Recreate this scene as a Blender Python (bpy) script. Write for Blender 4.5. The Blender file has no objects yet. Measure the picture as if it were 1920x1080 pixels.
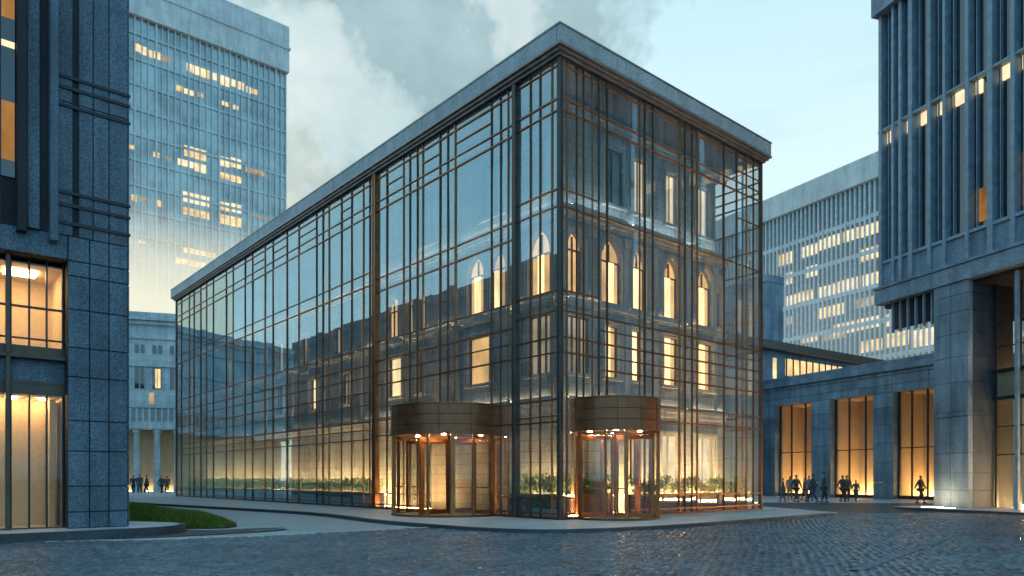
import bpy, bmesh, math, random
from mathutils import Vector, Matrix
random.seed(7)
R = math.radians
scene = bpy.context.scene
COL = scene.collection

# ------------------------------------------------------------------ helpers
class MB:
    """collects faces, then builds ONE mesh object"""
    def __init__(s): s.v = []; s.f = []; s.m = []; s.mi = 0
    def add(s, vs, fs):
        o = len(s.v); s.v += [tuple(p) for p in vs]
        for f in fs: s.f.append(tuple(i + o for i in f)); s.m.append(s.mi)
    def box(s, x0, x1, y0, y1, z0, z1):
        if x0 > x1: x0, x1 = x1, x0
        if y0 > y1: y0, y1 = y1, y0
        if z0 > z1: z0, z1 = z1, z0
        s.add([(x0,y0,z0),(x1,y0,z0),(x1,y1,z0),(x0,y1,z0),(x0,y0,z1),(x1,y0,z1),(x1,y1,z1),(x0,y1,z1)],
              [(0,3,2,1),(4,5,6,7),(0,1,5,4),(1,2,6,5),(2,3,7,6),(3,0,4,7)])
    def cbox(s, x0, x1, y0, y1, z0, z1, c=.012):
        """box with its four upright edges and top chamfered"""
        if x0 > x1: x0, x1 = x1, x0
        if y0 > y1: y0, y1 = y1, y0
        c = min(c, (x1-x0)*.45, (y1-y0)*.45, (z1-z0)*.45)
        def ring(i, z): 
            return [(x0+i+c,y0+i,z),(x1-i-c,y0+i,z),(x1-i,y0+i+c,z),(x1-i,y1-i-c,z),(x1-i-c,y1-i,z),(x0+i+c,y1-i,z),(x0+i,y1-i-c,z),(x0+i,y0+i+c,z)]
        rs = [ring(c*.7, z0), ring(0, z0+c*.7), ring(0, z1-c*.7), ring(c*.7, z1)]
        vs = sum(rs, []); fs = [tuple(reversed(range(8))), tuple(range(24, 32))]
        for k in range(3):
            for i in range(8):
                j = (i+1) % 8; fs.append((k*8+i, k*8+j, k*8+8+j, k*8+8+i))
        s.add(vs, fs)
    def prism(s, pts, z0, z1):
        n = len(pts)
        vs = [(p[0],p[1],z0) for p in pts] + [(p[0],p[1],z1) for p in pts]
        s.add(vs, [tuple(reversed(range(n))), tuple(range(n,2*n))] + [(i,(i+1)%n,n+(i+1)%n,n+i) for i in range(n)])
    def quad(s, a, b, c, d): s.add([a,b,c,d], [(0,1,2,3)])
    def lathe(s, cx, cy, prof, n=48, a0=0, a1=2*math.pi):
        full = abs(a1-a0-2*math.pi) < 1e-6
        k = n if full else n+1
        vs = []
        for i in range(k):
            a = a0+(a1-a0)*i/n
            for (r, z) in prof: vs.append((cx+r*math.cos(a), cy+r*math.sin(a), z))
        m = len(prof); fs = []
        for i in range(n):
            j = (i+1) % k
            for q in range(m-1): fs.append((i*m+q, j*m+q, j*m+q+1, i*m+q+1))
        s.add(vs, fs)
    def cyl(s, cx, cy, z0, z1, r, n=16, r1=None):
        r1 = r if r1 is None else r1
        s.lathe(cx, cy, [(.0001,z0),(r,z0),(r1,z1),(.0001,z1)], n)
    def tube(s, p, q, r0, r1=None, n=8):
        p = Vector(p); q = Vector(q); r1 = r0 if r1 is None else r1
        d = (q-p).normalized(); u = d.orthogonal().normalized(); w = d.cross(u)
        vs = []
        for (c, r) in ((p, r0), (q, r1)):
            for i in range(n):
                a = 2*math.pi*i/n; vs.append(c+u*math.cos(a)*r+w*math.sin(a)*r)
        s.add(vs, [tuple(range(n)), tuple(reversed(range(n,2*n)))] + [(i,(i+1)%n,n+(i+1)%n,n+i) for i in range(n)])
    def build(s, name, mat, parent=None, smooth=False):
        me = bpy.data.meshes.new(name); me.from_pydata(s.v, [], s.f)
        mats = mat if isinstance(mat, (list, tuple)) else [mat]
        for m in mats: me.materials.append(m)
        if len(mats) > 1: me.polygons.foreach_set('material_index', s.m)
        if smooth:
            me.polygons.foreach_set('use_smooth', [True]*len(me.polygons))
            try: me.set_sharp_from_angle(angle=R(35))
            except Exception: pass
        me.update()
        o = bpy.data.objects.new(name, me); COL.objects.link(o)
        if parent: o.parent = parent
        return o

def tag(o, label=None, cat=None, group=None, kind=None):
    if label: o['label'] = label
    if cat: o['category'] = cat
    if group: o['group'] = group
    if kind: o['kind'] = kind
    return o
def thing(name, loc, rz, label, cat, group=None):
    o = bpy.data.objects.new(name, None); COL.objects.link(o)
    o.location = loc; o.rotation_euler = (0, 0, rz)
    o.empty_display_size = .5
    return tag(o, label, cat, group)
def copy_tree(o, parent=None):
    c = o.copy(); COL.objects.link(c)
    if parent: c.parent = parent
    for ch in [x for x in COL.objects if x.parent == o]: copy_tree(ch, c)
    return c
def ang(dx, dy): return math.atan2(dy, dx)

# ------------------------------------------------------------------ materials
def newmat(name):
    m = bpy.data.materials.new(name); m.use_nodes = True
    nt = m.node_tree; nt.nodes.clear()
    out = nt.nodes.new('ShaderNodeOutputMaterial')
    return m, nt, out
def nd(nt, t, **kw):
    n = nt.nodes.new(t)
    for k, v in kw.items():
        if k in n.inputs: n.inputs[k].default_value = v
        else: setattr(n, k, v)
    return n
def lk(nt, a, b): nt.links.new(a, b)
def ramp(nt, fac, stops):
    r = nd(nt, 'ShaderNodeValToRGB'); e = r.color_ramp.elements
    while len(e) < len(stops): e.new(.5)
    for i, (p, c) in enumerate(stops):
        e[i].position = p; e[i].color = (c[0], c[1], c[2], 1) if not isinstance(c, (int, float)) else (c, c, c, 1)
    lk(nt, fac, r.inputs[0]); return r
def math_n(nt, op, a, b=None, c=None, clamp=False):
    n = nd(nt, 'ShaderNodeMath', operation=op); n.use_clamp = clamp
    for i, x in enumerate((a, b, c)):
        if x is None: continue
        if isinstance(x, (int, float)): n.inputs[i].default_value = x
        else: lk(nt, x, n.inputs[i])
    return n.outputs[0]
def mixc(nt, fac, a, b, mode='MIX'):
    n = nd(nt, 'ShaderNodeMix', data_type='RGBA', blend_type=mode)
    for i, x in ((0, fac), (6, a), (7, b)):
        if isinstance(x, (int, float)): n.inputs[i].default_value = x
        elif isinstance(x, tuple): n.inputs[i].default_value = (x[0], x[1], x[2], 1)
        else: lk(nt, x, n.inputs[i])
    return n.outputs[2]

def stone(name, c, grain=60, contrast=.35, bump=.25, rough=.75, stain=.3, courses=None, island=0):
    m, nt, out = newmat(name)
    tc = nd(nt, 'ShaderNodeTexCoord')
    n1 = nd(nt, 'ShaderNodeTexNoise', Scale=grain, Detail=3.0); lk(nt, tc.outputs['Object'], n1.inputs['Vector'])
    n2 = nd(nt, 'ShaderNodeTexNoise', Scale=.35, Detail=5.0, Roughness=.65); lk(nt, tc.outputs['Object'], n2.inputs['Vector'])
    mp = nd(nt, 'ShaderNodeMapping'); mp.inputs['Scale'].default_value = (1.3, 1.3, .16); lk(nt, tc.outputs['Object'], mp.inputs[0])
    n3 = nd(nt, 'ShaderNodeTexNoise', Scale=1.6, Detail=4.0); lk(nt, mp.outputs[0], n3.inputs['Vector'])
    r1 = ramp(nt, n1.outputs[0], [(.3, 1-contrast), (.7, 1+contrast)])
    r2 = ramp(nt, n2.outputs[0], [(.3, 1-stain), (.7, 1+stain*.6)])
    r3 = ramp(nt, n3.outputs[0], [(.35, 1-stain*.7), (.6, 1.05)])
    col = mixc(nt, 1, c, r1.outputs[0], 'MULTIPLY'); col = mixc(nt, 1, col, r2.outputs[0], 'MULTIPLY'); col = mixc(nt, 1, col, r3.outputs[0], 'MULTIPLY')
    if island:
        ge = nd(nt, 'ShaderNodeNewGeometry'); col = mixc(nt, 1, col, ramp(nt, ge.outputs['Random Per Island'], [(0, 1-island), (1, 1+island)]).outputs[0], 'MULTIPLY')
    p = nd(nt, 'ShaderNodeBsdfPrincipled', Roughness=rough)
    h = n1.outputs[0]
    if courses:
        # running-bond joints laid out on a vertical wall: u = x + y, v = z
        sp = nd(nt, 'ShaderNodeSeparateXYZ'); lk(nt, tc.outputs['Object'], sp.inputs[0])
        u = math_n(nt, 'ADD', sp.outputs[0], sp.outputs[1])
        cb = nd(nt, 'ShaderNodeCombineXYZ'); lk(nt, u, cb.inputs[0]); lk(nt, sp.outputs[2], cb.inputs[1])
        b = nd(nt, 'ShaderNodeTexBrick', Scale=1.0); b.inputs['Brick Width'].default_value = courses[0]; b.inputs['Row Height'].default_value = courses[1]
        b.inputs['Mortar Size'].default_value = courses[2]; b.inputs['Color1'].default_value = (.9,.9,.9,1); b.inputs['Color2'].default_value = (1.08,1.08,1.08,1); b.inputs['Mortar'].default_value = (.45,.45,.45,1)
        lk(nt, cb.outputs[0], b.inputs['Vector'])
        col = mixc(nt, 1, col, b.outputs['Color'], 'MULTIPLY')
        h = math_n(nt, 'SUBTRACT', n1.outputs[0], math_n(nt, 'MULTIPLY', b.outputs['Fac'], 2.0))
    bp = nd(nt, 'ShaderNodeBump', Strength=bump, Distance=.02); lk(nt, h, bp.inputs['Height'])
    lk(nt, col, p.inputs['Base Color']); lk(nt, bp.outputs[0], p.inputs['Normal']); lk(nt, p.outputs[0], out.inputs[0])
    return m
def metal(name, c, rough=.35, metallic=.9, var=.3):
    m, nt, out = newmat(name)
    tc = nd(nt, 'ShaderNodeTexCoord')
    n = nd(nt, 'ShaderNodeTexNoise', Scale=3.0, Detail=6.0); lk(nt, tc.outputs['Object'], n.inputs['Vector'])
    r = ramp(nt, n.outputs[0], [(.3, 1-var), (.7, 1+var*.4)])
    col = mixc(nt, 1, c, r.outputs[0], 'MULTIPLY')
    rr = math_n(nt, 'MULTIPLY_ADD', n.outputs[0], .25, rough-.12)
    p = nd(nt, 'ShaderNodeBsdfPrincipled', Metallic=metallic)
    lk(nt, col, p.inputs['Base Color']); lk(nt, rr, p.inputs['Roughness']); lk(nt, p.outputs[0], out.inputs[0])
    return m
def glass(name, tint=(.78,.86,.9), refl=.25, edge=.95, wav=.02, rough=.015, rc=(.9,.97,1), sky_frost=0.0):
    """thin coated sheet of glass: Fresnel mix of a clear and a mirror layer"""
    m, nt, out = newmat(name)
    tc = nd(nt, 'ShaderNodeTexCoord')
    n = nd(nt, 'ShaderNodeTexNoise', Scale=.7, Detail=2.0); lk(nt, tc.outputs['Object'], n.inputs['Vector'])
    bp = nd(nt, 'ShaderNodeBump', Strength=wav, Distance=.1); lk(nt, n.outputs[0], bp.inputs['Height'])
    t = nd(nt, 'ShaderNodeBsdfTransparent'); t.inputs[0].default_value = (*tint, 1)
    g = nd(nt, 'ShaderNodeBsdfGlossy', Roughness=rough); g.inputs[0].default_value = (*rc, 1); lk(nt, bp.outputs[0], g.inputs['Normal'])
    lw = nd(nt, 'ShaderNodeLayerWeight', Blend=.5)
    f = math_n(nt, 'POWER', lw.outputs['Facing'], 3.0)
    f = math_n(nt, 'MULTIPLY_ADD', f, edge-refl, refl)
    mx = nd(nt, 'ShaderNodeMixShader'); lk(nt, f, mx.inputs[0]); lk(nt, t.outputs[0], mx.inputs[1]); lk(nt, g.outputs[0], mx.inputs[2])
    last = mx
    if sky_frost:
        d0 = nd(nt, 'ShaderNodeBsdfDiffuse'); d0.inputs[0].default_value = (.42,.74,.92,1); dt = nd(nt, 'ShaderNodeBsdfTranslucent'); dt.inputs[0].default_value = (.8,.8,.78,1)  # frosted film, tinted blue to imitate reflected sky and spread the inner glow
        d = nd(nt, 'ShaderNodeMixShader'); d.inputs[0].default_value = .5; lk(nt, d0.outputs[0], d.inputs[1]); lk(nt, dt.outputs[0], d.inputs[2])
        n2 = nd(nt, 'ShaderNodeTexNoise', Scale=45.0, Detail=3.0); lk(nt, tc.outputs['Object'], n2.inputs['Vector'])
        n3 = nd(nt, 'ShaderNodeTexNoise', Scale=.6, Detail=4.0); lk(nt, tc.outputs['Object'], n3.inputs['Vector'])
        q = math_n(nt, 'MULTIPLY', ramp(nt, n2.outputs[0], [(.3, 0.25), (.7, 1.0)]).outputs[0], ramp(nt, n3.outputs[0], [(.35, .45), (.7, 1.0)]).outputs[0])
        q = math_n(nt, 'MULTIPLY', q, sky_frost)
        mx2 = nd(nt, 'ShaderNodeMixShader'); lk(nt, q, mx2.inputs[0]); lk(nt, mx.outputs[0], mx2.inputs[1]); lk(nt, d.outputs[0], mx2.inputs[2]); last = mx2
    lk(nt, last.outputs[0], out.inputs[0]); return m
def glow(name, c, s, var=.4, scale=1.2, vert=1.0):
    m, nt, out = newmat(name)
    tc = nd(nt, 'ShaderNodeTexCoord')
    mp = nd(nt, 'ShaderNodeMapping'); mp.inputs['Scale'].default_value = (1, 1, vert); lk(nt, tc.outputs['Object'], mp.inputs[0])
    n = nd(nt, 'ShaderNodeTexNoise', Scale=scale, Detail=4.0); lk(nt, mp.outputs[0], n.inputs['Vector'])
    r = ramp(nt, n.outputs[0], [(.32, 1-var), (.68, 1+var*.5)])
    e = nd(nt, 'ShaderNodeEmission'); lk(nt, mixc(nt, 1, c, r.outputs[0], 'MULTIPLY'), e.inputs[0]); e.inputs[1].default_value = s
    lk(nt, e.outputs[0], out.inputs[0]); return m
def darkglass(name, c=(.02,.045,.07), rough=.08, spec=.8):
    m, nt, out = newmat(name)
    tc = nd(nt, 'ShaderNodeTexCoord')
    n = nd(nt, 'ShaderNodeTexNoise', Scale=.25, Detail=3.0); lk(nt, tc.outputs['Object'], n.inputs['Vector'])
    r = ramp(nt, n.outputs[0], [(.35, .5), (.65, 1.5)])
    p = nd(nt, 'ShaderNodeBsdfPrincipled', Roughness=rough, IOR=1.9); p.inputs['Specular IOR Level'].default_value = spec
    lk(nt, mixc(nt, 1, c, r.outputs[0], 'MULTIPLY'), p.inputs['Base Color']); lk(nt, p.outputs[0], out.inputs[0]); return m

M = {}
M['granite'] = stone('granite_blue', (.125,.185,.245), 34, .6, .7, .7, .4, None, .2)
M['granite_dark'] = stone('granite_joint', (.02,.024,.03), 30, .3, .1)
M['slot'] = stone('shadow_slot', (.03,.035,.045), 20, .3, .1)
M['inner'] = stone('old_stone', (.37,.37,.35), 22, .45, .7, .8, .35, (1.1,.42,.012))
M['inner_trim'] = stone('old_stone_trim', (.46,.45,.42), 30, .3, .4, .8, .3)
M['fascia'] = stone('roof_fascia_stone', (.46,.50,.52), 26, .35, .4, .7, .2)
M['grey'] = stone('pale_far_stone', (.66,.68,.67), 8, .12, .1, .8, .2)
M['colon'] = stone('blue_grey_stone', (.235,.32,.40), 14, .25, .25, .75, .45, None, .14)
M['classic'] = stone('pale_classic_stone', (.55,.59,.60), 6, .15, .1, .8, .25, (1.6,.6,.01))
M['pave'] = None
M['bronze'] = metal('bronze', (.34,.15,.065), .36, .8)
M['bronze_dark'] = metal('dark_bronze', (.15,.07,.036), .42, .75)
M['bronze_hi'] = metal('warm_bronze', (.32,.115,.042), .34, .8)
M['canopy'] = metal('canopy_bronze', (.27,.105,.048), .38, .5)
M['steel'] = metal('blue_steel', (.10,.08,.066), .42, .6)
M['trim'] = metal('roof_trim', (.36,.31,.29), .4, .5)
M['frame'] = metal('dark_frame', (.035,.04,.05), .45, .5)
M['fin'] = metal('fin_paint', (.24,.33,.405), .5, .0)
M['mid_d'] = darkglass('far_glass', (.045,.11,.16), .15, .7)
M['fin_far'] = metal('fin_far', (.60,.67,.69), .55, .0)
M['glass'] = glass('curtain_glass', (.84,.94,.96), .33, .95, .025, .012, (.64,.90,1), .20)
M['glass_r'] = glass('clear_curtain_glass', (.88,.93,.94), .13, .9, .012, .012, (.9,.97,1), .36)
M['glass_clear'] = glass('clear_glass', (.92,.91,.88), .045, .55, .01, .02)
M['dark'] = darkglass('dark_glass', (.012,.028,.045), .06, .5)
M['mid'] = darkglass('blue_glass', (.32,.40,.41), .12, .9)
M['navy'] = stone('shaded_pier_stone', (.05,.075,.115), 20, .3, .3, .7, .3)  # pier stone darkened to paint in the shade of the recess
M['mirror'] = metal('mirror_glass', (.75,.85,.9), .13, 1.0, .1)
M['lit'] = glow('warm_window', (1.0,.54,.19), 1.35, .45, 1.4, .5)
M['lit_pale'] = glow('pale_window', (1.0,.77,.46), 1.35, .35, 1.2, .6)
M['lit_hot'] = glow('bright_slot', (1.0,.70,.34), 2.5, .3, 1.5, .4)
M['lit_far'] = glow('far_window', (1.0,.68,.32), 1.3, .5, .8)
M['lit_dim'] = glow('dim_window', (1.0,.70,.42), .55, .5, .8)
M['lamp'] = glow('lamp', (1.0,.64,.28), 150, .05)
M['fill_ledge'] = glow('fill_ledge', (1.0,.74,.46), 30, .05)
M['fill_ledge_dim'] = glow('fill_ledge_dim', (1.0,.78,.52), 8, .05)
M['lit_amber'] = glow('amber_window', (1.0,.46,.14), .42, .6, 1.2, .5)
M['lamp_floor'] = glow('lamp_floor', (1.0,.59,.23), 330, .05)
M['lamp_planter'] = glow('lamp_planter', (1.0,.59,.23), 130, .05)
M['fill_top'] = glow('fill_top', (.66,.90,1.0), 50, .05)  # cool fill strip, added to brighten the top storey wall
M['lamp_base'] = glow('lamp_base', (1.0,.62,.28), 20, .05)
M['lamp_up'] = glow('lamp_up', (1.0,.68,.34), 230, .05)
M['lamp_soft'] = glow('lamp_soft', (1.0,.68,.33), 24, .05)
M['lamp_spot'] = glow('lamp_spot', (1.0,.66,.30), 300, .05)
M['plaster'] = stone('warm_plaster', (.62,.48,.30), 10, .08, .05, .9, .12)
M['soffit'] = stone('soffit', (.05,.05,.055), 8, .1, .05)
M['skin'] = stone('skin', (.34,.2,.14), 30, .08, .02, .6, .05)
M['hair'] = stone('hair', (.02,.016,.014), 40, .2, .1, .7, .05)
M['shoe'] = stone('shoe', (.02,.02,.022), 40, .1, .05, .5, .05)

def pavement(name, c, w, h):
    m, nt, out = newmat(name)
    tc = nd(nt, 'ShaderNodeTexCoord')
    mp = nd(nt, 'ShaderNodeMapping'); mp.inputs['Rotation'].default_value = (0, 0, -R(40.46)); lk(nt, tc.outputs['Object'], mp.inputs[0])
    b = nd(nt, 'ShaderNodeTexBrick', Scale=1.0); b.inputs['Brick Width'].default_value = w; b.inputs['Row Height'].default_value = h; b.inputs['Mortar Size'].default_value = .006
    b.inputs['Color1'].default_value = (.92,.92,.92,1); b.inputs['Color2'].default_value = (1.06,1.06,1.06,1); b.inputs['Mortar'].default_value = (.5,.5,.5,1)
    lk(nt, mp.outputs[0], b.inputs['Vector'])
    n = nd(nt, 'ShaderNodeTexNoise', Scale=.8, Detail=7.0, Roughness=.7); lk(nt, tc.outputs['Object'], n.inputs['Vector'])
    n2 = nd(nt, 'ShaderNodeTexNoise', Scale=40.0, Detail=2.0); lk(nt, tc.outputs['Object'], n2.inputs['Vector'])
    col = mixc(nt, 1, c, b.outputs['Color'], 'MULTIPLY')
    col = mixc(nt, 1, col, ramp(nt, n.outputs[0], [(.3, .72), (.7, 1.12)]).outputs[0], 'MULTIPLY')
    col = mixc(nt, 1, col, ramp(nt, n2.outputs[0], [(.3, .85), (.7, 1.12)]).outputs[0], 'MULTIPLY')
    p = nd(nt, 'ShaderNodeBsdfPrincipled')
    lk(nt, math_n(nt, 'MULTIPLY_ADD', n.outputs[0], .5, .12), p.inputs['Roughness'])
    bp = nd(nt, 'ShaderNodeBump', Strength=.25, Distance=.02); lk(nt, math_n(nt, 'SUBTRACT', n2.outputs[0], b.outputs['Fac']), bp.inputs['Height'])
    lk(nt, col, p.inputs['Base Color']); lk(nt, bp.outputs[0], p.inputs['Normal']); lk(nt, p.outputs[0], out.inputs[0]); return m
M['pave'] = pavement('pavement_slabs', (.66,.69,.70), 1.2, .6)
M['lane'] = pavement('smooth_lane', (.56,.60,.62), 3.0, 1.5)
M['kerb'] = stone('kerb_stone', (.045,.06,.075), 20, .3, .3, .6, .2)

def cobbles(name):
    m, nt, out = newmat(name)
    tc = nd(nt, 'ShaderNodeTexCoord')
    nz = nd(nt, 'ShaderNodeTexNoise', Scale=.9, Detail=3.0); lk(nt, tc.outputs['Object'], nz.inputs['Vector'])
    ds = nd(nt, 'ShaderNodeVectorMath', operation='MULTIPLY_ADD'); lk(nt, nz.outputs['Color'], ds.inputs[0]); ds.inputs[1].default_value = (.22,.22,0); lk(nt, tc.outputs['Object'], ds.inputs[2])
    mp = nd(nt, 'ShaderNodeMapping'); mp.inputs['Rotation'].default_value = (0, 0, R(24)); lk(nt, ds.outputs[0], mp.inputs[0])
    b = nd(nt, 'ShaderNodeTexBrick', Scale=1.0); b.inputs['Brick Width'].default_value = .24; b.inputs['Row Height'].default_value = .13
    b.inputs['Mortar Size'].default_value = .016; b.inputs['Mortar Smooth'].default_value = 1.0
    b.inputs['Color1'].default_value = (.55,.55,.55,1); b.inputs['Color2'].default_value = (1.25,1.25,1.25,1); b.inputs['Mortar'].default_value = (.35,.35,.35,1)
    lk(nt, mp.outputs[0], b.inputs['Vector'])
    mp2 = nd(nt, 'ShaderNodeMapping'); mp2.inputs['Scale'].default_value = (4.2, 7.7, 1); lk(nt, mp.outputs[0], mp2.inputs[0])
    vo = nd(nt, 'ShaderNodeTexVoronoi', Scale=1.0); lk(nt, mp2.outputs[0], vo.inputs['Vector'])
    dome = ramp(nt, vo.outputs['Distance'], [(0.0, 1.0), (.75, 0.0)])
    fine = nd(nt, 'ShaderNodeTexNoise', Scale=28.0, Detail=4.0); lk(nt, tc.outputs['Object'], fine.inputs['Vector'])
    big = nd(nt, 'ShaderNodeTexNoise', Scale=.35, Detail=6.0, Roughness=.65); lk(nt, tc.outputs['Object'], big.inputs['Vector'])
    h = math_n(nt, 'MULTIPLY_ADD', b.outputs['Fac'], -1.0, dome.outputs[0])
    h = math_n(nt, 'MULTIPLY_ADD', fine.outputs[0], .45, h)
    bp = nd(nt, 'ShaderNodeBump', Strength=1.0, Distance=.05); lk(nt, h, bp.inputs['Height'])
    col = mixc(nt, 1, (.062,.072,.085), b.outputs['Color'], 'MULTIPLY')
    col = mixc(nt, 1, col, ramp(nt, fine.outputs[0], [(.3,.7),(.7,1.25)]).outputs[0], 'MULTIPLY')
    col = mixc(nt, 1, col, ramp(nt, big.outputs[0], [(.3,.6),(.7,1.25)]).outputs[0], 'MULTIPLY')
    p = nd(nt, 'ShaderNodeBsdfPrincipled'); p.inputs['Specular IOR Level'].default_value = .6
    lk(nt, ramp(nt, big.outputs[0], [(.35,.24),(.65,.5)]).outputs[0], p.inputs['Roughness'])
    lk(nt, col, p.inputs['Base Color']); lk(nt, bp.outputs[0], p.inputs['Normal']); lk(nt, p.outputs[0], out.inputs[0]); return m
M['cobble'] = cobbles('wet_cobbles')

def settmat(name):
    m, nt, out = newmat(name)
    tc = nd(nt, 'ShaderNodeTexCoord'); ge = nd(nt, 'ShaderNodeNewGeometry')
    fine = nd(nt, 'ShaderNodeTexNoise', Scale=30.0, Detail=4.0); lk(nt, tc.outputs['Object'], fine.inputs['Vector'])
    big = nd(nt, 'ShaderNodeTexNoise', Scale=.35, Detail=6.0, Roughness=.65); lk(nt, tc.outputs['Object'], big.inputs['Vector'])
    rnd = ramp(nt, ge.outputs['Random Per Island'], [(0, .55), (1, 1.5)])
    col = mixc(nt, 1, (.10,.135,.165), rnd.outputs[0], 'MULTIPLY')
    col = mixc(nt, 1, col, ramp(nt, fine.outputs[0], [(.3,.6),(.7,1.35)]).outputs[0], 'MULTIPLY')
    col = mixc(nt, 1, col, ramp(nt, big.outputs[0], [(.3,.6),(.7,1.25)]).outputs[0], 'MULTIPLY')
    bp = nd(nt, 'ShaderNodeBump', Strength=.55, Distance=.02); lk(nt, fine.outputs[0], bp.inputs['Height'])
    p = nd(nt, 'ShaderNodeBsdfPrincipled'); p.inputs['Specular IOR Level'].default_value = .65; p.inputs['Coat Weight'].default_value = .55; p.inputs['Coat Roughness'].default_value = .13
    lk(nt, math_n(nt, 'MULTIPLY_ADD', ge.outputs['Random Per Island'], .2, ramp(nt, big.outputs[0], [(.35,.08),(.65,.26)]).outputs[0]), p.inputs['Roughness'])
    lk(nt, col, p.inputs['Base Color']); lk(nt, bp.outputs[0], p.inputs['Normal']); lk(nt, p.outputs[0], out.inputs[0]); return m
M['sett'] = settmat('setts')
def leafmat(name, a, b):
    m, nt, out = newmat(name)
    tc = nd(nt, 'ShaderNodeTexCoord')
    n = nd(nt, 'ShaderNodeTexNoise', Scale=7.0, Detail=3.0); lk(nt, tc.outputs['Object'], n.inputs['Vector'])
    r = ramp(nt, n.outputs[0], [(.3, a), (.7, b)])
    d = nd(nt, 'ShaderNodeBsdfPrincipled', Roughness=.55); lk(nt, r.outputs[0], d.inputs['Base Color'])
    t = nd(nt, 'ShaderNodeBsdfTranslucent'); lk(nt, r.outputs[0], t.inputs[0])
    mx = nd(nt, 'ShaderNodeMixShader'); mx.inputs[0].default_value = .3; lk(nt, d.outputs[0], mx.inputs[1]); lk(nt, t.outputs[0], mx.inputs[2])
    lk(nt, mx.outputs[0], out.inputs[0]); return m
M['leaf'] = leafmat('planter_leaf', (.06,.15,.012), (.19,.36,.03))
M['grass'] = leafmat('grass_blade', (.055,.12,.014), (.23,.33,.04))
M['soil'] = stone('soil', (.05,.04,.03), 20, .4, .6)

def cloth(name, c): return stone(name, c, 50, .15, .05, .85, .1)

# ------------------------------------------------------------------ main building frame
CX, CY = 1.588, 23.84
ROT = R(40.46)
EX = Vector((math.cos(ROT), math.sin(ROT), 0)); EY = Vector((-EX.y, EX.x, 0))
def W(x, y, z=0): p = Vector((CX, CY, 0)) + EX*x + EY*y; return (p.x, p.y, z)
BZ = .12           # pavement level
LX, LY = 12.36, 43.1   # right facade length, left facade length

gb = thing('glass_building', (CX, CY, 0), ROT, 'four storey corner building wrapped in a bronze framed glass curtain wall', 'building')

# door openings in the curtain wall (facade coordinate range below the canopies)
DL = (-.62, 5.42, 2.2)     # left drum: local x, y, radius
DR = (2.14, -.5, 1.55)     # right drum
LDOOR = (DL[1]-2.12, DL[1]+2.12); RDOOR = (DR[0]-1.46, DR[0]+1.46)
DTOP = 4.13

def face_pt(side, s, d, z):
    """side 'L': plane x=0, s runs along y, d is depth inwards; side 'R': plane y=0"""
    return (d, s, z) if side == 'L' else (s, d, z)
def fbox(mb, side, s0, s1, d0, d1, z0, z1, c=0):
    (x0, y0, _), (x1, y1, _) = face_pt(side, s0, d0, 0), face_pt(side, s1, d1, 0)
    (mb.cbox(x0, x1, y0, y1, z0, z1, c) if c else mb.box(x0, x1, y0, y1, z0, z1))

ZT = 15.42         # head of the curtain wall
zr_corner = [.32, .83, 3.39, 3.58, 4.13, 5.70, 6.21, 7.09, 7.76, 10.55, 11.12, 13.73, 14.12, 15.22]
zr_left = [.32, .83, 3.42, 4.13, 5.73, 6.29, 6.84, 7.72, 10.0, 10.6, 13.7, 14.1, 15.15]
zr_far = [.32, .83, 3.3, 3.75, 4.13, 4.9, 5.5, 6.2, 6.75, 7.6, 10.45, 11.05, 13.7, 14.15, 15.1]
zr_right = [.34, .86, 3.67, 4.2, 5.28, 5.74, 6.2, 6.66, 7.09, 10.62, 13.72, 14.12, 15.22]
sL = [.38, .96, 1.45, 2.65, 3.07, 3.6, 5.87, 6.37, 6.91, 8.17, 8.58, 9.16, 9.67, 11.06, 12.6, 13.2, 14.35, 15.4, 16.75, 17.44, 18.18, 20.37, 21.93, 23.93, 25.13, 27.11, 28.37, 30.51, 31.79, 34.38, 35.83, 37.1, 38.66, 39.8, 41.74]
thickL = {5.87, 6.91, 11.06, 17.44, 21.93, 25.13}
sR = [.32, .78, 1.11, 1.55, 1.88, 2.3, 4.07, 4.36, 4.83, 6.46, 6.82, 7.28, 7.63, 9.5, 10.44, 11.2, 11.75]
thickR = {2.3, 4.36, 6.46, 7.63, 10.44}

def mullion(side, s, w, z0, z1, mat, dep=(-.045, .03)):
    w *= .72; mb = MB(); fbox(mb, side, s-w/2, s+w/2, dep[0], dep[1], z0, z1, .008)
    return mb.build('mullion', mat, gb)
def transom(side, s0, s1, z, w, mat, dep=(-.035, .025)):
    mb = MB(); fbox(mb, side, s0, s1, dep[0], dep[1], z-w/2, z+w/2, .008)
    return mb.build('transom', mat, gb)
for i, s in enumerate(sL):
    ind = LDOOR[0] < s < LDOOR[1]
    mullion('L', s, .085 if s in thickL else .055, DTOP if ind else BZ, ZT, M['bronze_dark'] if i % 3 else M['bronze'])
for i, s in enumerate(sR):
    ind = RDOOR[0] < s < RDOOR[1]
    mullion('R', s, .085 if s in thickR else .055, DTOP if ind else BZ, ZT, M['bronze_dark'] if i % 3 else M['bronze'])
def run(side, s0, s1, zs, door, mats):
    for i, z in enumerate(zs):
        w = .045 if i % 2 else .06
        m = M['bronze_hi'] if z < 7.9 and side == 'L' else M['bronze']
        if z < DTOP-.05 and door and s0 < door[1] and s1 > door[0]:
            if door[0]-s0 > .3: transom(side, s0, door[0], z, w, m)
            if s1-door[1] > .3: transom(side, door[1], s1, z, w, m)
        else: transom(side, s0, s1, z, w, m)
run('L', .1, 2.1, zr_corner, None, 0)
run('L', 2.33, 11.9, zr_left, LDOOR, 0)
run('L', 12.28, 43.0, zr_far, None, 0)
run('R', .1, 1.88, [z for z in zr_corner if z < 3 or z > 4.3], RDOOR, 0)
run('R', 1.88, LX-.08, zr_right, RDOOR, 0)
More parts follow.
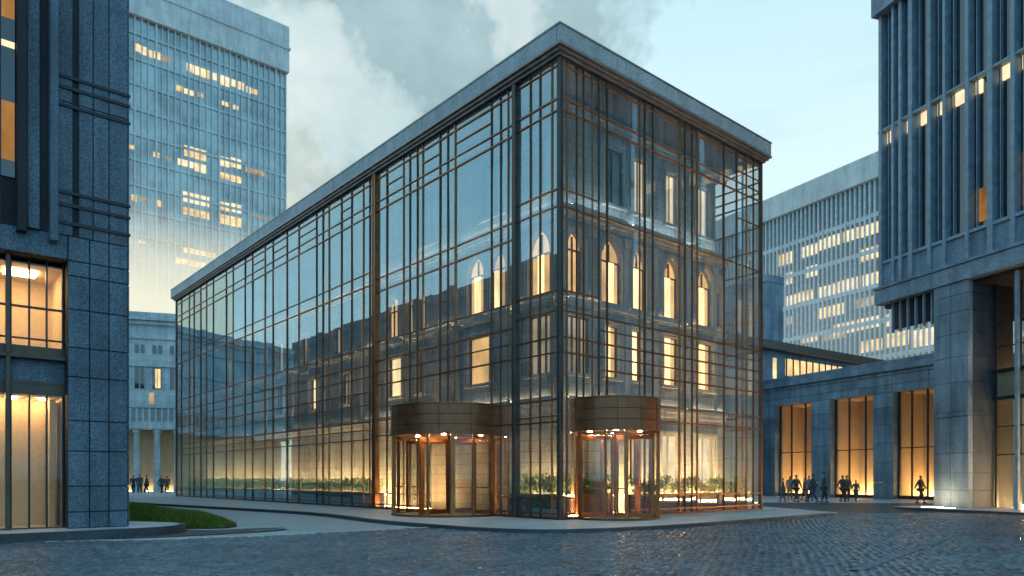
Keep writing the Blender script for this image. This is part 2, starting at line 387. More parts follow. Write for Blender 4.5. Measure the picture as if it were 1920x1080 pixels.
for (s0, s1) in ((3.6, 5.87), (6.91, 8.17), (9.67, 11.06)): transom('L', s0, s1, 14.62, .045, M['bronze'])
for (s0, s1) in ((14.35, 15.4), (18.18, 20.37), (21.93, 23.93), (25.13, 27.11)): transom('L', s0, s1, 14.62, .04, M['bronze'])
for z in (14.6, 12.6): transom('R', 10.44, LX-.08, z, .04, M['bronze'])
# end wall (plane x = LX) mullions and transoms, a few
for s in (.9, 1.9, 3.2, 4.6, 6.2, 8.0, 10.0):
    mb = MB(); mb.cbox(LX-.05, LX+.05, s-.03, s+.03, BZ, ZT, .008); mb.build('mullion', M['bronze_dark'], gb)
for z in (.34, .86, 3.67, 4.2, 7.09, 10.62, 11.6, 12.6, 13.72, 14.12, 14.6, 15.22):
    mb = MB(); mb.cbox(LX-.045, LX+.045, .06, 12, z-.025, z+.025, .008); mb.build('transom', M['bronze_dark'], gb)

# glass sheets, pane by pane with the tiny tilt real panes have
def sheet(side, ss, zs, door, name='glass_wall'):
    mb = MB()
    for i in range(len(ss)-1):
        for k in range(len(zs)-1):
            a, b, z0, z1 = ss[i], ss[i+1], zs[k], zs[k+1]
            if door and door[0]-.02 < (a+b)/2 < door[1]+.02 and (z0+z1)/2 < DTOP: continue
            t1, t2 = random.gauss(0, .0035), random.gauss(0, .0035)
            u, v = (b-a)/2, (z1-z0)/2
            mb.quad(*[face_pt(side, s, .01+t1*q*u+t2*w*v, z) for (s, z, q, w) in ((a,z0,-1,-1),(b,z0,1,-1),(b,z1,1,1),(a,z1,-1,1))])
    return mb.build(name, M['glass' if side == 'L' else 'glass_r'], gb)
zz = [BZ, .83, DTOP, 7.4, 10.55, 13.7, ZT]
sheet('L', [.05] + [s for s in sL if s < LDOOR[0]] + [LDOOR[0]] + [s for s in sL if LDOOR[0] < s < LDOOR[1]] + [LDOOR[1]] + [s for s in sL if s > LDOOR[1]] + [LY-.05], zz, LDOOR)
sheet('R', [.05] + [s for s in sR if s < RDOOR[0]] + [RDOOR[0]] + [s for s in sR if RDOOR[0] < s < RDOOR[1]] + [RDOOR[1]] + [s for s in sR if s > RDOOR[1]] + [LX-.05], zz, RDOOR)
mb = MB()
for a, b in ((.05,.9),(.9,1.9),(1.9,3.2),(3.2,4.6),(4.6,6.2),(6.2,8),(8,10),(10,12.0)): mb.quad((LX,a,BZ),(LX,b,BZ),(LX,b,ZT),(LX,a,ZT))
mb.build('glass_wall', M['glass_r'], gb)
mb = MB(); mb.box(LX-.1, LX, 12.0, LY, BZ, ZT); mb.box(.05, LX-.1, LY-.12, LY-.02, BZ, ZT); mb.build('rear_wall', M['inner'], gb)

# posts
def post(x0, x1, y0, y1, mat, z1=ZT):
    mb = MB(); mb.cbox(x0, x1, y0, y1, BZ, z1, .02); return mb.build('corner_post' if abs(x0)+abs(y0) < .4 else 'post', mat, gb)
post(-.085, .085, -.085, .085, M['steel'])
post(-.15, .12, 2.12, 2.31, M['steel'])
post(-.14, .12, 11.9, 12.04, M['bronze_hi']); post(-.1, .12, 12.12, 12.28, M['bronze_dark'])
post(-.06, .08, LY-.1, LY+.06, M['bronze_dark']); post(LX-.08, LX+.07, -.07, .08, M['bronze_dark'])
# bottom rails
mb = MB()
fbox(mb, 'L', .1, LDOOR[0], -.06, .1, BZ, .2); fbox(mb, 'L', LDOOR[1], LY-.1, -.06, .1, BZ, .2)
fbox(mb, 'R', .1, RDOOR[0], -.06, .1, BZ, .2); fbox(mb, 'R', RDOOR[1], LX-.08, -.06, .1, BZ, .2)
mb.build('bottom_rail', M['bronze_dark'], gb)
# roof: slab, stepped metal trims, stone fascia cut in panels, coping
o_ = .33
mb = MB(); mb.box(-.08, LX+.05, -.08, LY+.05, ZT, 15.461); mb.box(-.1, LX+.1, -.1, LY+.1, 15.462, 16.28)
roof = mb.build('roof', M['soffit'], gb)
def ringbox(mb, o, t, z0, z1):
    mb.box(-o, LX+o, -o, -o+t, z0, z1); mb.box(-o, LX+o, LY+o-t, LY+o, z0, z1)
    mb.box(-o, -o+t, -o+t, LY+o-t, z0, z1); mb.box(LX+o-t, LX+o, -o+t, LY+o-t, z0, z1)
mb = MB(); ringbox(mb, .15, .1, 15.44, 15.53); ringbox(mb, .25, .2, 15.54, 15.63); ringbox(mb, .35, .3, 15.64, 15.73)
mb.build('eaves_trim', M['trim'], gb)
mb = MB()
def fascia_run(a, b, step, fn):
    n = max(1, round((b-a)/step))
    for i in range(n): fn(a+(b-a)*i/n+.008, a+(b-a)*(i+1)/n-.008)
fascia_run(-o_, LX+o_, 3.35, lambda p, q: mb.cbox(p, q, -o_, -o_+.15, 15.74, 16.27, .01))
fascia_run(-o_+.16, LY+o_, 3.9, lambda p, q: mb.cbox(-o_, -o_+.15, p, q, 15.74, 16.27, .01))
fascia_run(-o_+.16, LY+o_, 3.9, lambda p, q: mb.cbox(LX+o_-.15, LX+o_, p, q, 15.74, 16.27, .01))
mb.build('fascia', M['fascia'], gb)
mb = MB(); ringbox(mb, .35, .32, 16.275, 16.335); mb.build('coping', M['trim'], gb)
mb = MB(); mb.box(.12, LX-.1, .12, LY-.15, BZ+.004, BZ+.03); mb.build('floor', pavement('lobby_floor', (.5,.44,.36), .9, .9), gb)

# ------------------------------------------------------------------ old stone building inside the glass
G = 1.6
IX, IY = 11.95, 42.0
ob = thing('stone_building', (CX, CY, 0), ROT, 'old grey stone building with lit pointed arch windows standing inside the glass shell', 'building')

def arch_pts(a, b, zs, zt, n=7):
    """pointed arch from spring (a,zs) to apex to (b,zs)"""
    m = (a+b)/2; pts = []
    for i in range(n+1):
        t = i/n; ph = R(60)*t
        x = b-(b-a)*math.cos(ph); z = zs+(zt-zs)*math.sin(ph)/math.sin(R(60)); pts.append((x, z))
    return pts + [(a+b-x, z) for (x, z) in reversed(pts[:-1])]
def wall(mb, side, s0, s1, z0, z1, holes, d, rev):
    """a wall face with openings (s0,s1,z0,z1,spring or None) and their reveals"""
    ss = sorted({s0, s1, *[h[0] for h in holes], *[h[1] for h in holes]})
    zs = sorted({z0, z1, *[h[2] for h in holes], *[h[3] for h in holes]})
    P = lambda s, z, dd=0: face_pt(side, s, d+dd, z)
    for i in range(len(ss)-1):
        for k in range(len(zs)-1):
            sm, zm = (ss[i]+ss[i+1])/2, (zs[k]+zs[k+1])/2
            if any(h[0] < sm < h[1] and h[2] < zm < h[3] for h in holes): continue
            mb.quad(P(ss[i],zs[k]), P(ss[i+1],zs[k]), P(ss[i+1],zs[k+1]), P(ss[i],zs[k+1]))
    for (a, b, c, e, sp) in holes:
        if sp is None: out = [(a,c),(b,c),(b,e),(a,e)]
        else:
            ar = arch_pts(a, b, sp, e); half = len(ar)//2
            out = [(a,c),(b,c)] + list(reversed(ar))
            L = ar[:half+1]; Rr = ar[half:]
            for q in range(len(L)-1): mb.quad(P(L[q][0],L[q][1]), P(L[q+1][0],L[q+1][1]), P(L[q+1][0],e), P(L[q][0],e))
            for q in range(len(Rr)-1): mb.quad(P(Rr[q][0],Rr[q][1]), P(Rr[q+1][0],Rr[q+1][1]), P(Rr[q+1][0],e), P(Rr[q][0],e))
        for q in range(len(out)):
            p, r = out[q], out[(q+1) % len(out)]
            mb.quad(P(*p), P(*r), P(r[0],r[1],rev), P(p[0],p[1],rev))

REV = .24
def window(side, a, b, c, e, sp, d, lit='lit', slot=None, name='window', bars=1):
    """one window: glowing pane, stepped surround, mullion bars, sill"""
    P = lambda s, z, dd=0: face_pt(side, s, d+dd, z)
    out = [(a,c),(b,c)] + (list(reversed(arch_pts(a, b, sp, e))) if sp else [(b,e),(a,e)])
    sm = MB()
    def ring(grow0, grow1, d0, d1):
        def sc(p, g):
            m = (a+b)/2; w = (b-a)/2
            x = m+(p[0]-m)*(1+g/w)
            z = p[1] if p[1] <= c+.001 else p[1]+g*(1.0 if (sp is None or p[1] > sp+.01) else 0)
            return x, z
        for q in range(1, len(out)):
            p, r = out[q], out[(q+1) % len(out)]
            A, B = sc(p, grow0), sc(r, grow0); A2, B2 = sc(p, grow1), sc(r, grow1)
            sm.quad(P(*A, d0), P(*B, d0), P(*B2, d0), P(*A2, d0))
            sm.quad(P(*A2, d0), P(*B2, d0), P(*B2, d1), P(*A2, d1))
            sm.quad(P(*A, d0), P(*B, d0), P(*B, d1), P(*A, d1))
    ring(.002, .09, -.05, .12); ring(.09, .17, -.10, .0); ring(.17, .21, -.05, 0)
    wn = sm.build(name, M['inner_trim'], ob)
    pm = MB(); pm.add([P(p[0], p[1], REV-.03) for p in out], [tuple(range(len(out)))])
    pm.build('pane', M[lit], wn)
    fm = MB()
    w = b-a; top = (sp or e)
    for i in range(1, bars+1):
        x = a+w*i/(bars+1); fbox(fm, side, x-.025, x+.025, d+REV-.12, d+REV-.05, c, e-.06*(sp is not None)-.1*(sp is not None))
    fbox(fm, side, a, b, d+REV-.11, d+REV-.05, top-.03, top+.03)
    fbox(fm, side, a, a+.05, d+REV-.12, d+REV-.04, c, top); fbox(fm, side, b-.05, b, d+REV-.12, d+REV-.04, c, top)
    fm.build('frame', M['frame'] if lit != 'lit_pale' else M['inner_trim'], wn)
    km = MB(); fbox(km, side, a-.14, b+.14, d-.13, d+.06, c-.13, c-.005, .01); km.build('sill', M['inner_trim'], wn)
    if slot:
        lm = MB(); x0, x1 = a+w*slot[0], a+w*slot[1]
        fbox(lm, side, x0, x1, d+REV-.20, d+REV-.14, c+.03, (sp or e)-.05); lm.build('curtain', M['lit_hot'] if lit != 'lit_pale' else M['lit_pale'], wn)  # glowing strip painting the brightly lit side of the opening, no cloth
    return wn

# openings: (s0, s1, z0, z1, spring, material, bright slot, bars, name)
OR = [(1.95,2.68,8.3,10.6,9.95,'lit',None,1,'arched_window'), (3.80,4.86,8.25,10.75,9.9,'lit',(.42,.66),1,'arched_window'), (5.62,6.38,8.25,10.7,9.95,'lit',(.2,.55),1,'arched_window'),
      (7.62,8.52,8.2,10.72,9.95,'lit',(.12,.5),1,'arched_window'), (9.95,10.95,8.2,10.72,9.95,'lit',(.25,.55),1,'arched_window'), (11.26,11.74,8.3,10.5,9.9,'lit',(.1,.35),1,'arched_window'),
      (1.98,3.05,5.4,7.5,None,'lit_dim',None,2,'window'), (4.0,4.72,5.4,7.4,None,'lit',(.1,.45),1,'window'), (5.55,6.1,5.4,7.4,None,'lit',(.2,.6),1,'window'), (7.62,8.52,5.4,7.42,None,'lit',(.12,.5),1,'window'), (9.98,11.0,5.4,7.45,None,'lit',(.25,.55),1,'window'),
      (4.0,5.0,12.1,14.3,None,'mid',None,1,'window'), (5.7,6.4,12.1,14.3,None,'lit_pale',None,1,'window'), (7.75,8.45,12.15,14.3,None,'lit_pale',None,1,'window'), (10.0,10.75,12.15,14.3,None,'lit_pale',None,1,'window'),
      (5.4,5.9,1.3,3.3,None,'lit',None,1,'window'), (7.5,8.55,1.3,3.3,None,'lit_pale',None,1,'window'), (9.95,11.1,1.3,3.3,None,'lit_pale',None,1,'window')]
OL = [(2.22,3.30,8.3,10.8,9.9,'lit',(.35,.6),1,'arched_window'), (6.15,7.15,8.25,10.7,9.9,'lit',(.3,.62),1,'arched_window'), (4.75,5.6,8.3,10.6,9.9,'lit',(.5,.8),1,'arched_window'),
      (12.65,13.65,8.25,10.3,9.6,'lit',None,2,'arched_window'), (11.4,11.9,8.3,10.1,9.6,'lit',None,1,'arched_window'), (10.35,10.9,8.3,10.1,9.6,'lit',None,1,'arched_window'),
      (5.8,7.1,5.4,7.35,None,'lit',None,0,'window'), (2.2,3.3,5.4,7.6,None,'lit_dim',None,2,'window'), (12.5,13.6,5.45,7.3,None,'lit',(.2,.7),1,'window'), (10.5,10.95,5.45,7.3,None,'lit',None,1,'window'),
      (18.5,19.3,8.3,9.7,None,'lit_dim',None,1,'window'), (22.7,23.5,7.8,9.9,None,'lit_dim',None,1,'window'), (26.0,27.1,8.05,10.0,None,'lit_dim',None,1,'window'), (31.0,32.0,8.05,10.0,None,'mid',None,1,'window'),
      (21.5,22.35,5.5,7.2,None,'lit',(.35,.6),1,'window'), (17.7,18.4,5.5,7.1,None,'lit_dim',None,1,'window'), (26.3,27.0,5.5,7.2,None,'mid',None,1,'window'), (35.5,36.4,8.0,10.0,None,'lit_dim',None,1,'window'),
      (17.7,18.6,11.9,13.9,None,'mid',None,1,'window'), (22.7,23.7,11.9,13.9,None,'mid',None,1,'window'), (4.9,6.2,12.1,14.3,None,'mid',None,1,'window'), (2.3,3.2,12.1,14.3,None,'mid',None,1,'window'), (9.6,10.8,12.1,14.3,None,'mid',None,1,'window')]
def widen(L): return [(a-(b-a)*.07, b+(b-a)*.07, *r) for (a, b, *r) in L]
OR = widen(OR); OL = widen(OL)
mbw = MB()
h4 = lambda L, lo, hi: [(a,b,c,e,sp) for (a,b,c,e,sp,*_) in L if lo <= c < hi]
wall(mbw, 'R', G, IX, BZ, 11.3, h4(OR, 0, 11), G, REV)
wall(mbw, 'R', G, 11.3, 11.3, 15.3, h4(OR, 11, 20), G, REV)
wall(mbw, 'L', G, IY, BZ, 15.3, h4(OL, 0, 20), G, REV)
# backing and the other sides
mbw.box(G+REV, IX, G+REV, IY, BZ, 11.29)
mbw.box(G+REV, 11.3, G+REV, IY, 11.29, 15.3)
mbw.quad((IX,G,BZ),(IX,G+REV,BZ),(IX,G+REV,11.3),(IX,G,11.3)); mbw.quad((11.3,G,11.3),(11.3,G+REV,11.3),(11.3,G+REV,15.3),(11.3,G,15.3))
mbw.quad((G,G,11.3),(IX,G,11.3),(IX,G+REV,11.3),(G,G+REV,11.3))
mbw.build('wall', M['inner'], ob)
for o in OR: window('R', *o[:5], G, o[5], o[6], o[8], o[7])
for o in OL: window('L', *o[:5], G, o[5], o[6], o[8], o[7])
def cornice(steps, z, h):
    mb = MB()
    for i, (pr, dz0, dz1) in enumerate(steps):
        mb.cbox(G-pr, IX+.1, G-pr, G+.02, z+dz0*h, z+dz1*h, .015); mb.cbox(G-pr, G+.02, G+.03, IY, z+dz0*h, z+dz1*h, .015)
    return mb.build('cornice', M['inner_trim'], ob)
cornice([(.10,0,.3),(.2,.3,.65),(.32,.65,1)], 11.0, .42)
cornice([(.08,0,.5),(.14,.5,1)], 7.84, .24)
cornice([(.08,0,.5),(.16,.5,1)], 4.05, .4)
cornice([(.10,0,.4),(.2,.4,1)], 14.9, .38)
mb = MB()
for x in (3.2, 5.22, 7.0, 9.25, 11.18):
    mb.cbox(x-.13, x+.13, G-.09, G+.01, 4.46, 10.95, .02); mb.cbox(x-.19, x+.19, G-.13, G+.01, 10.6, 10.9, .02)
for y in (4.1, 7.9, 9.4, 14.6, 16.3, 20.6, 24.8, 28.8, 33.5):
    mb.cbox(G-.09, G+.01, y-.13, y+.13, 4.46, 10.95, .02); mb.cbox(G-.13, G+.01, y-.19, y+.19, 10.6, 10.9, .02)
mb.build('pilaster_strips', M['inner_trim'], ob)
mb = MB()
for x in (1.5+1.6, 6.98, 9.22, 11.2):
    for k in range(5): mb.cbox(x+.25+k*.11, x+.33+k*.11, G-.045, G+.01, 10.25+.03*(k % 2), 10.42+.03*(k % 3), .01)
for x in (4.36, 6.0, 8.07, 10.4): mb.cbox(x-.5, x+.5, G-.05, G+.01, 14.45, 14.7, .02); mb.cbox(x-.42, x+.42, G-.05, G+.01, 4.75, 5.1, .02)
mb.build('carved_panel', M['inner_trim'], ob)

# slim fill lights added on the ledges, behind lips, to brighten the dark wall
for z in (4.46, 8.09, 11.436):
    for k, (a, b) in enumerate(((1.9, 4.9), (5.3, 8.6), (9.1, 11.9))):
        if z > 11 and k == 2: b = 11.2
        mb = MB(); q = .07 if z < 11 else .265; mb.box(a, b, G-q-.03, G-q, z, z+.02); mb.build('ledge_fill_light', M['fill_ledge' if z < 11 else 'fill_top'], ob); mb = MB(); mb.box(a-.02, b+.02, G-q-.055, G-q-.035, z-.014, z+.07); mb.build('fill_light_lip', M['inner_trim'], ob)
    for k, (a, b) in enumerate(((2.0, 4.0), (4.3, 7.6), (8.2, 11.6), (12.2, 16.0), (16.8, 20.4), (21, 25), (26, 31), (32, 38))):
        mb = MB(); mb.box(G-.10, G-.07, a, b, z, z+.02); mb.build('ledge_fill_light', M['fill_ledge'] if k < 4 else M['fill_ledge_dim'], ob); mb = MB(); mb.box(G-.128, G-.105, a-.02, b+.02, z-.008, z+.07); mb.build('fill_light_lip', M['inner_trim'], ob)

# ------------------------------------------------------------------ planters and floor lights in the gap
def planter(x0, x1, y0, y1, h, label, dens=800, light='y'):
    cx, cy = (x0+x1)/2, (y0+y1)/2
    t = thing('planter_box', W(cx, cy, BZ+.03), ROT, label, 'planter', 'planters behind the glass')
    a, b = (x1-x0)/2, (y1-y0)/2
    mb = MB(); mb.cbox(-a, a, -b, b, 0, h, .02); mb.cbox(-a-.02, a+.02, -b-.02, b+.02, h+.001, h+.05, .01); mb.build('box', M['bronze_dark'], t)
    mb = MB(); n = int(dens*4*a*b/.9)+200
    for i in range(n):
        u = random.uniform(-a, a); v = random.uniform(-b, b)
        hh = .46+.16*math.sin(u*3.1+cx)+.08*math.sin(u*9.7)
        z = h+.04+abs(random.random()**.6)*hh
        leaf(mb, (u+random.gauss(0,.03), v+random.gauss(0,.03), z), random.uniform(.05,.09))
    mb.build('shrub', M['leaf'], t)
    if light:
        mb = MB(); e = .13
        if light == 'y': mb.box(-a, a, b+.04, b+e, h-.02, h+.03)
        else: mb.box(a+.04, a+e, -b, b, h-.02, h+.03)
        mb.build('light_strip', M['lamp_planter'], t)
    return t
def leaf(mb, p, s):
    a = random.uniform(0, 6.283); el = random.uniform(-.5, 1.2)
    d = Vector((math.cos(a)*math.cos(el), math.sin(a)*math.cos(el), math.sin(el)))
    w = Vector((-math.sin(a), math.cos(a), random.uniform(-.4,.4)))*s*.5
    p = Vector(p); mb.quad(p, p+d*s+w, p+d*s*2, p+d*s-w)
planter(.55, 3.9, 1.12, 1.52, .75, 'low bronze planter of green shrubs behind the right revolving door', light=None)
planter(.35, .80, .5, 3.1, .75, 'low bronze planter of green shrubs beside the corner post left of the corner', light='x')
planter(4.3, 6.7, .28, .82, .7, 'bronze planter of shrubs just right of the right revolving door')
planter(6.74, 9.4, .28, .82, .7, 'middle bronze planter of shrubs behind the right glass facade')
planter(9.44, 11.8, .28, .82, .7, 'bronze planter of shrubs at the far right end of the glass facade')
for i, (a, b) in enumerate(((12.6,17.3),(17.34,22.0),(22.04,26.7),(26.74,31.4),(31.44,36.1),(36.14,41.0))):
    planter(.28, .80, a, b, .6, ('first','second','third','fourth','fifth','sixth')[i]+' bronze planter of shrubs along the left glass facade from the bronze column', 800, 'x')
def floor_light(x0, x1, y0, y1, label, mat='lamp_floor', z=BZ+.03):
    cx, cy = (x0+x1)/2, (y0+y1)/2
    t = thing('floor_light', W(cx, cy, z), ROT, label, 'floor light', 'floor lights washing the old stone wall')
    a, b = (x1-x0)/2, (y1-y0)/2
    mb = MB(); mb.box(-a-.03, a+.03, -b-.03, b+.03, 0, .05); mb.build('housing', M['frame'], t)
    mb = MB(); mb.box(-a, a, -b, b, .051, .062); mb.build('lens', M[mat], t)
for i, (a, b) in enumerate(((4.4,6.4),(6.9,8.7),(9.2,11.2))):
    floor_light(a, b, .95, 1.06, ('strip light on the lobby floor nearest the right revolving door','strip light on the lobby floor at the middle of the right facade','strip light on the lobby floor at the far end of the right facade')[i])
floor_light(1.0, 1.5, .5, .6, 'short strip light on the lobby floor behind the corner post')
floor_light(1.0, 1.1, 1.2, 2.8, 'strip light on the lobby floor beside the left corner planter')
for i, (a, b) in enumerate(((8.0,11.4),(12.6,14.6),(16.0,18.6),(20.0,22.4),(25.0,27.0),(31.0,33.0))):
    floor_light(.45 if i == 0 else .98, .56 if i == 0 else 1.08, a, b, ('strip light','second strip light','third strip light','fourth strip light','fifth strip light','sixth strip light')[i]+' behind the left facade counted from the left revolving door', 'lamp_floor' if i < 3 else 'lamp')

# ------------------------------------------------------------------ revolving doors
def revolving_door(cx, cy, r, out_dir, wing_a, label, posts, arcs):
    """out_dir: local angle pointing away from the facade"""
    t = thing('revolving_door', W(cx, cy, BZ), ROT, label, 'revolving door', 'bronze revolving doors at the corner')
    z0, z1 = 2.96, 4.03
    prof = [(r*.5, z0+.06), (r-.1, z0+.06), (r-.08, z0), (r, z0)]
    hs = (z1-z0)/3
    for k in range(3):
        a = z0+hs*k; prof += [(r, a+.012), (r, a+hs-.02), (r-.018, a+hs-.012), (r-.018, a+hs-.002)]
    prof += [(r+.012, z1-.0), (r+.012, z1+.05), (r-.05, z1+.06), (.001, z1+.10)]
    mb = MB(); mb.lathe(0, 0, prof, 96); can = mb.build('canopy', M['canopy'], t, True)
    for k in range(6):
        a = out_dir+R(-75+30*k)
        s = MB(); p = Vector((math.cos(a)*(r+.004), math.sin(a)*(r+.004), 0)); s.tube(p+Vector((0,0,z0)), p+Vector((0,0,z1)), .013, None, 6); s.build('seam', M['bronze_dark'], can)
    # soffit disc with small downlights
    mb = MB(); mb.cyl(0, 0, z0+.05, z0+.09, r-.1, 48); mb.build('ceiling', M['bronze_hi'], t)
    for k in range(4):
        a = out_dir+R(45+90*k); s = MB(); s.cyl(math.cos(a)*r*.55, math.sin(a)*r*.55, z0+.03, z0+.048, .07, 16); s.build('downlight', M['lamp_spot'], t)
    mb = MB(); mb.lathe(0, 0, [(r-.16, 0), (r-.005, 0), (r-.005, .07), (r-.16, .07), (r-.16, 0)], 64); mb.build('base_ring', M['bronze_dark'], t)
    mb = MB(); mb.cyl(0, 0, .002, .03, r-.17, 48); mb.build('floor_mat', pavement('door_floor', (.5,.42,.32), .5, .5), t)
    for a, w in posts:
        a = out_dir+R(a); mb = MB()
        c, s_ = math.cos(a), math.sin(a); q = r-.06
        p = Vector((c*q, s_*q, 0)); tt = Vector((-s_, c, 0)); nn = Vector((c, s_, 0))
        vs = []
        for z in (.0701, z0+.0):
            for (i, j) in ((-1,-1),(1,-1),(1,1),(-1,1)): vs.append(p+tt*i*w/2+nn*j*.05+Vector((0,0,z)))
        mb.add(vs, [(0,3,2,1),(4,5,6,7),(0,1,5,4),(1,2,6,5),(2,3,7,6),(3,0,4,7)]); mb.build('post', M['bronze'] if w > .09 else M['bronze_hi'], t)
    for a0, a1 in arcs:
        mb = MB(); mb.lathe(0, 0, [(r-.06, .08), (r-.06, z0)], 24, out_dir+R(a0), out_dir+R(a1)); mb.build('curved_glass', M['glass_clear'], t, True)
        mb = MB()
        for zz_ in (.12, 1.05, z0-.08): mb.lathe(0, 0, [(r-.09, zz_-.025), (r-.03, zz_-.025), (r-.03, zz_+.025), (r-.09, zz_+.025), (r-.09, zz_-.025)], 24, out_dir+R(a0), out_dir+R(a1))
        mb.build('curved_rail', M['bronze'], t, True)
    mb = MB(); mb.cyl(0, 0, .03, z0+.05, .05, 16); mb.build('centre_shaft', M['bronze_dark'], t)
    for k in range(4):
        a = out_dir+R(wing_a+90*k); c, s_ = math.cos(a), math.sin(a)
        d = Vector((c, s_, 0)); nn = Vector((-s_, c, 0)); L = r-.2
        def bar(mb, u0, u1, za, zb, th=.022):
            vs = []
            for z in (za, zb):
                for (u, j) in ((u0,-1),(u1,-1),(u1,1),(u0,1)): vs.append(d*u+nn*j*th+Vector((0,0,z)))
            mb.add(vs, [(0,3,2,1),(4,5,6,7),(0,1,5,4),(1,2,6,5),(2,3,7,6),(3,0,4,7)])
        mb = MB(); bar(mb, .06, L, .06, .2); bar(mb, .06, L, 2.72, 2.86); bar(mb, L-.09, L, .2, 2.72); bar(mb, .06, .14, .2, 2.72)
        dw = mb.build('door_wing', M['bronze_hi'], t)
        mb = MB(); bar(mb, .14, L-.09, .2, 2.72, .006); mb.build('pane', M['glass_clear'], dw)
        mb = MB(); q = d*(L-.2)+nn*.06; mb.tube(q+Vector((0,0,.8)), q+Vector((0,0,1.5)), .014); mb.build('handle', M['steel'], dw)
    return t
revolving_door(DL[0], DL[1], DL[2], math.pi, 22, 'wider bronze revolving door drum on the left facade', [(-95,.16),(-58,.09),(-40,.16),(-16,.07),(34,.09),(58,.16),(78,.07),(100,.16),(-130,.1),(140,.1),(170,.1)], [(-95,-40),(58,100),(130,175)])
revolving_door(DR[0], DR[1], DR[2], -math.pi/2, 38, 'narrower bronze revolving door drum on the right facade by the corner post', [(-98,.14),(-60,.08),(-34,.12),(30,.08),(48,.15),(74,.08),(98,.14),(150,.1),(-150,.1)], [(-98,-34),(48,98),(130,170)])

# ------------------------------------------------------------------ ground
def sheet_obj(name, pts, z0, z1, mat, kind='structure'):
    bm = bmesh.new()
    vs = [bm.verts.new((p[0], p[1], z1)) for p in pts]
    f = bm.faces.new(vs)
    if f.normal.z < 0: f.normal_flip()
    f.normal_update()
    if z0 is not None:
        lo = [bm.verts.new((p[0], p[1], z0)) for p in pts]
        for i in range(len(pts)): bm.faces.new((vs[i], vs[(i+1) % len(pts)], lo[(i+1) % len(pts)], lo[i]))
    bmesh.ops.triangulate(bm, faces=[f])
    me = bpy.data.meshes.new(name); bm.to_mesh(me); bm.free(); me.materials.append(mat)
    o = bpy.data.objects.new(name, me); COL.objects.link(o); o['kind'] = kind; return o
def catmull(p, n=8):
    out = []
    for i in range(len(p)-1):
        p0, p1, p2, p3 = p[max(i-1,0)], p[i], p[i+1], p[min(i+2, len(p)-1)]
        for k in range(n):
            t = k/n
            out.append(tuple(.5*((2*p1[j])+(-p0[j]+p2[j])*t+(2*p0[j]-5*p1[j]+4*p2[j]-p3[j])*t*t+(-p0[j]+3*p1[j]-3*p2[j]+p3[j])*t**3) for j in (0,1)))
    return out+[p[-1]]
def offset(line, d):
    out = []
    for i, p in enumerate(line):
        a = Vector(line[max(i-1,0)]); b = Vector(line[min(i+1,len(line)-1)]); t = (b-a).normalized(); out.append((p[0]-t.y*d, p[1]+t.x*d))
    return out
mb = MB(); S = 900
mb.quad((-S,-S,0),(S,-S,0),(S,S,0),(-S,S,0)); g = mb.build('ground', M['cobble']); g['kind'] = 'structure'
edge = catmull([(-34,55), (-22.5,42.2), (-9.23,30.2), (-4.6,24.0), (-2.4,21.5), (-.9,20.1), (.6,19.35), (2.1,19.6), (4.6,21.1), (7.8,23.9), (12.9,28.7)])
back = [(13.2,29.3), (12.6,34.0), (9,50), (-25,82), (-45,75)]
ins = offset(edge, .22)
o = sheet_obj('pavement', ins + back, 0, BZ, M['pave'])
mb = MB()
def kerb(mb, line, inner, z, h=0):
    for i in range(len(line)-1):
        a, b, c, d = line[i], line[i+1], inner[i+1], inner[i]
        mb.quad((*a,z),(*b,z),(*c,z),(*d,z)); mb.quad((*a,h),(*b,h),(*b,z),(*a,z))
kerb(mb, edge, ins, BZ+.003); o = mb.build('kerb', M['kerb']); o['kind'] = 'structure'
# smooth lane between the two pavements
lane_edge = catmull([(-15.5,15.9), (-9.4,17.05), (-6.6,18.2), (-4.6,19.9), (-2.5,21.62)])
lane = lane_edge + [(-4.55,24.05), (-9.15,30.2), (-22.4,42.2), (-34,55), (-42,66), (-60,66), (-60,40), (-24,20)]
sheet_obj('side_lane', lane, None, .012, M['lane'])
mb = MB(); le2 = offset(lane_edge, .12); kerb(mb, lane_edge, le2, .035); kerb(mb, le2, le2, .035); o = mb.build('lane_edging', M['pave']); o['kind'] = 'structure'
# left pavement step
KX, KY = -10.14, 19.0
def WL(x, y, z=0): p = Vector((KX, KY, 0)) + EX*x + EY*y; return (p.x, p.y, z)
lp = catmull([WL(-14,-1.2)[:2], WL(-4,-1.2)[:2], WL(-1.2,-1.15)[:2], (-9.25,18.55), (-8.95,19.3), (-9.15,20.2), (-9.7,20.9)])
lp_in = offset(lp, .16)
sheet_obj('left_pavement', lp_in + [WL(.3,3)[:2], WL(.3,8)[:2], WL(-14,8)[:2]], 0, .235, M['pave'])
mb = MB(); kerb(mb, lp, lp_in, .238); o = mb.build('left_kerb', M['kerb']); o['kind'] = 'structure'
tongue = catmull([(-9.9,17.5), (-8.6,18.2), (-7.5,19.2), (-6.75,20.3), (-6.6,21.0), (-7.0,21.4), (-7.7,20.95), (-8.5,20.35), (-9.4,20.4)])
sheet_obj('apron', tongue + [(-10.2,19)], 0, .045, M['cobble'])
mb = MB(); te = tongue[20:]; kerb(mb, te, offset(te,-.09), .062, .03); o = mb.build('apron_edging', M['pave']); o['kind'] = 'structure'
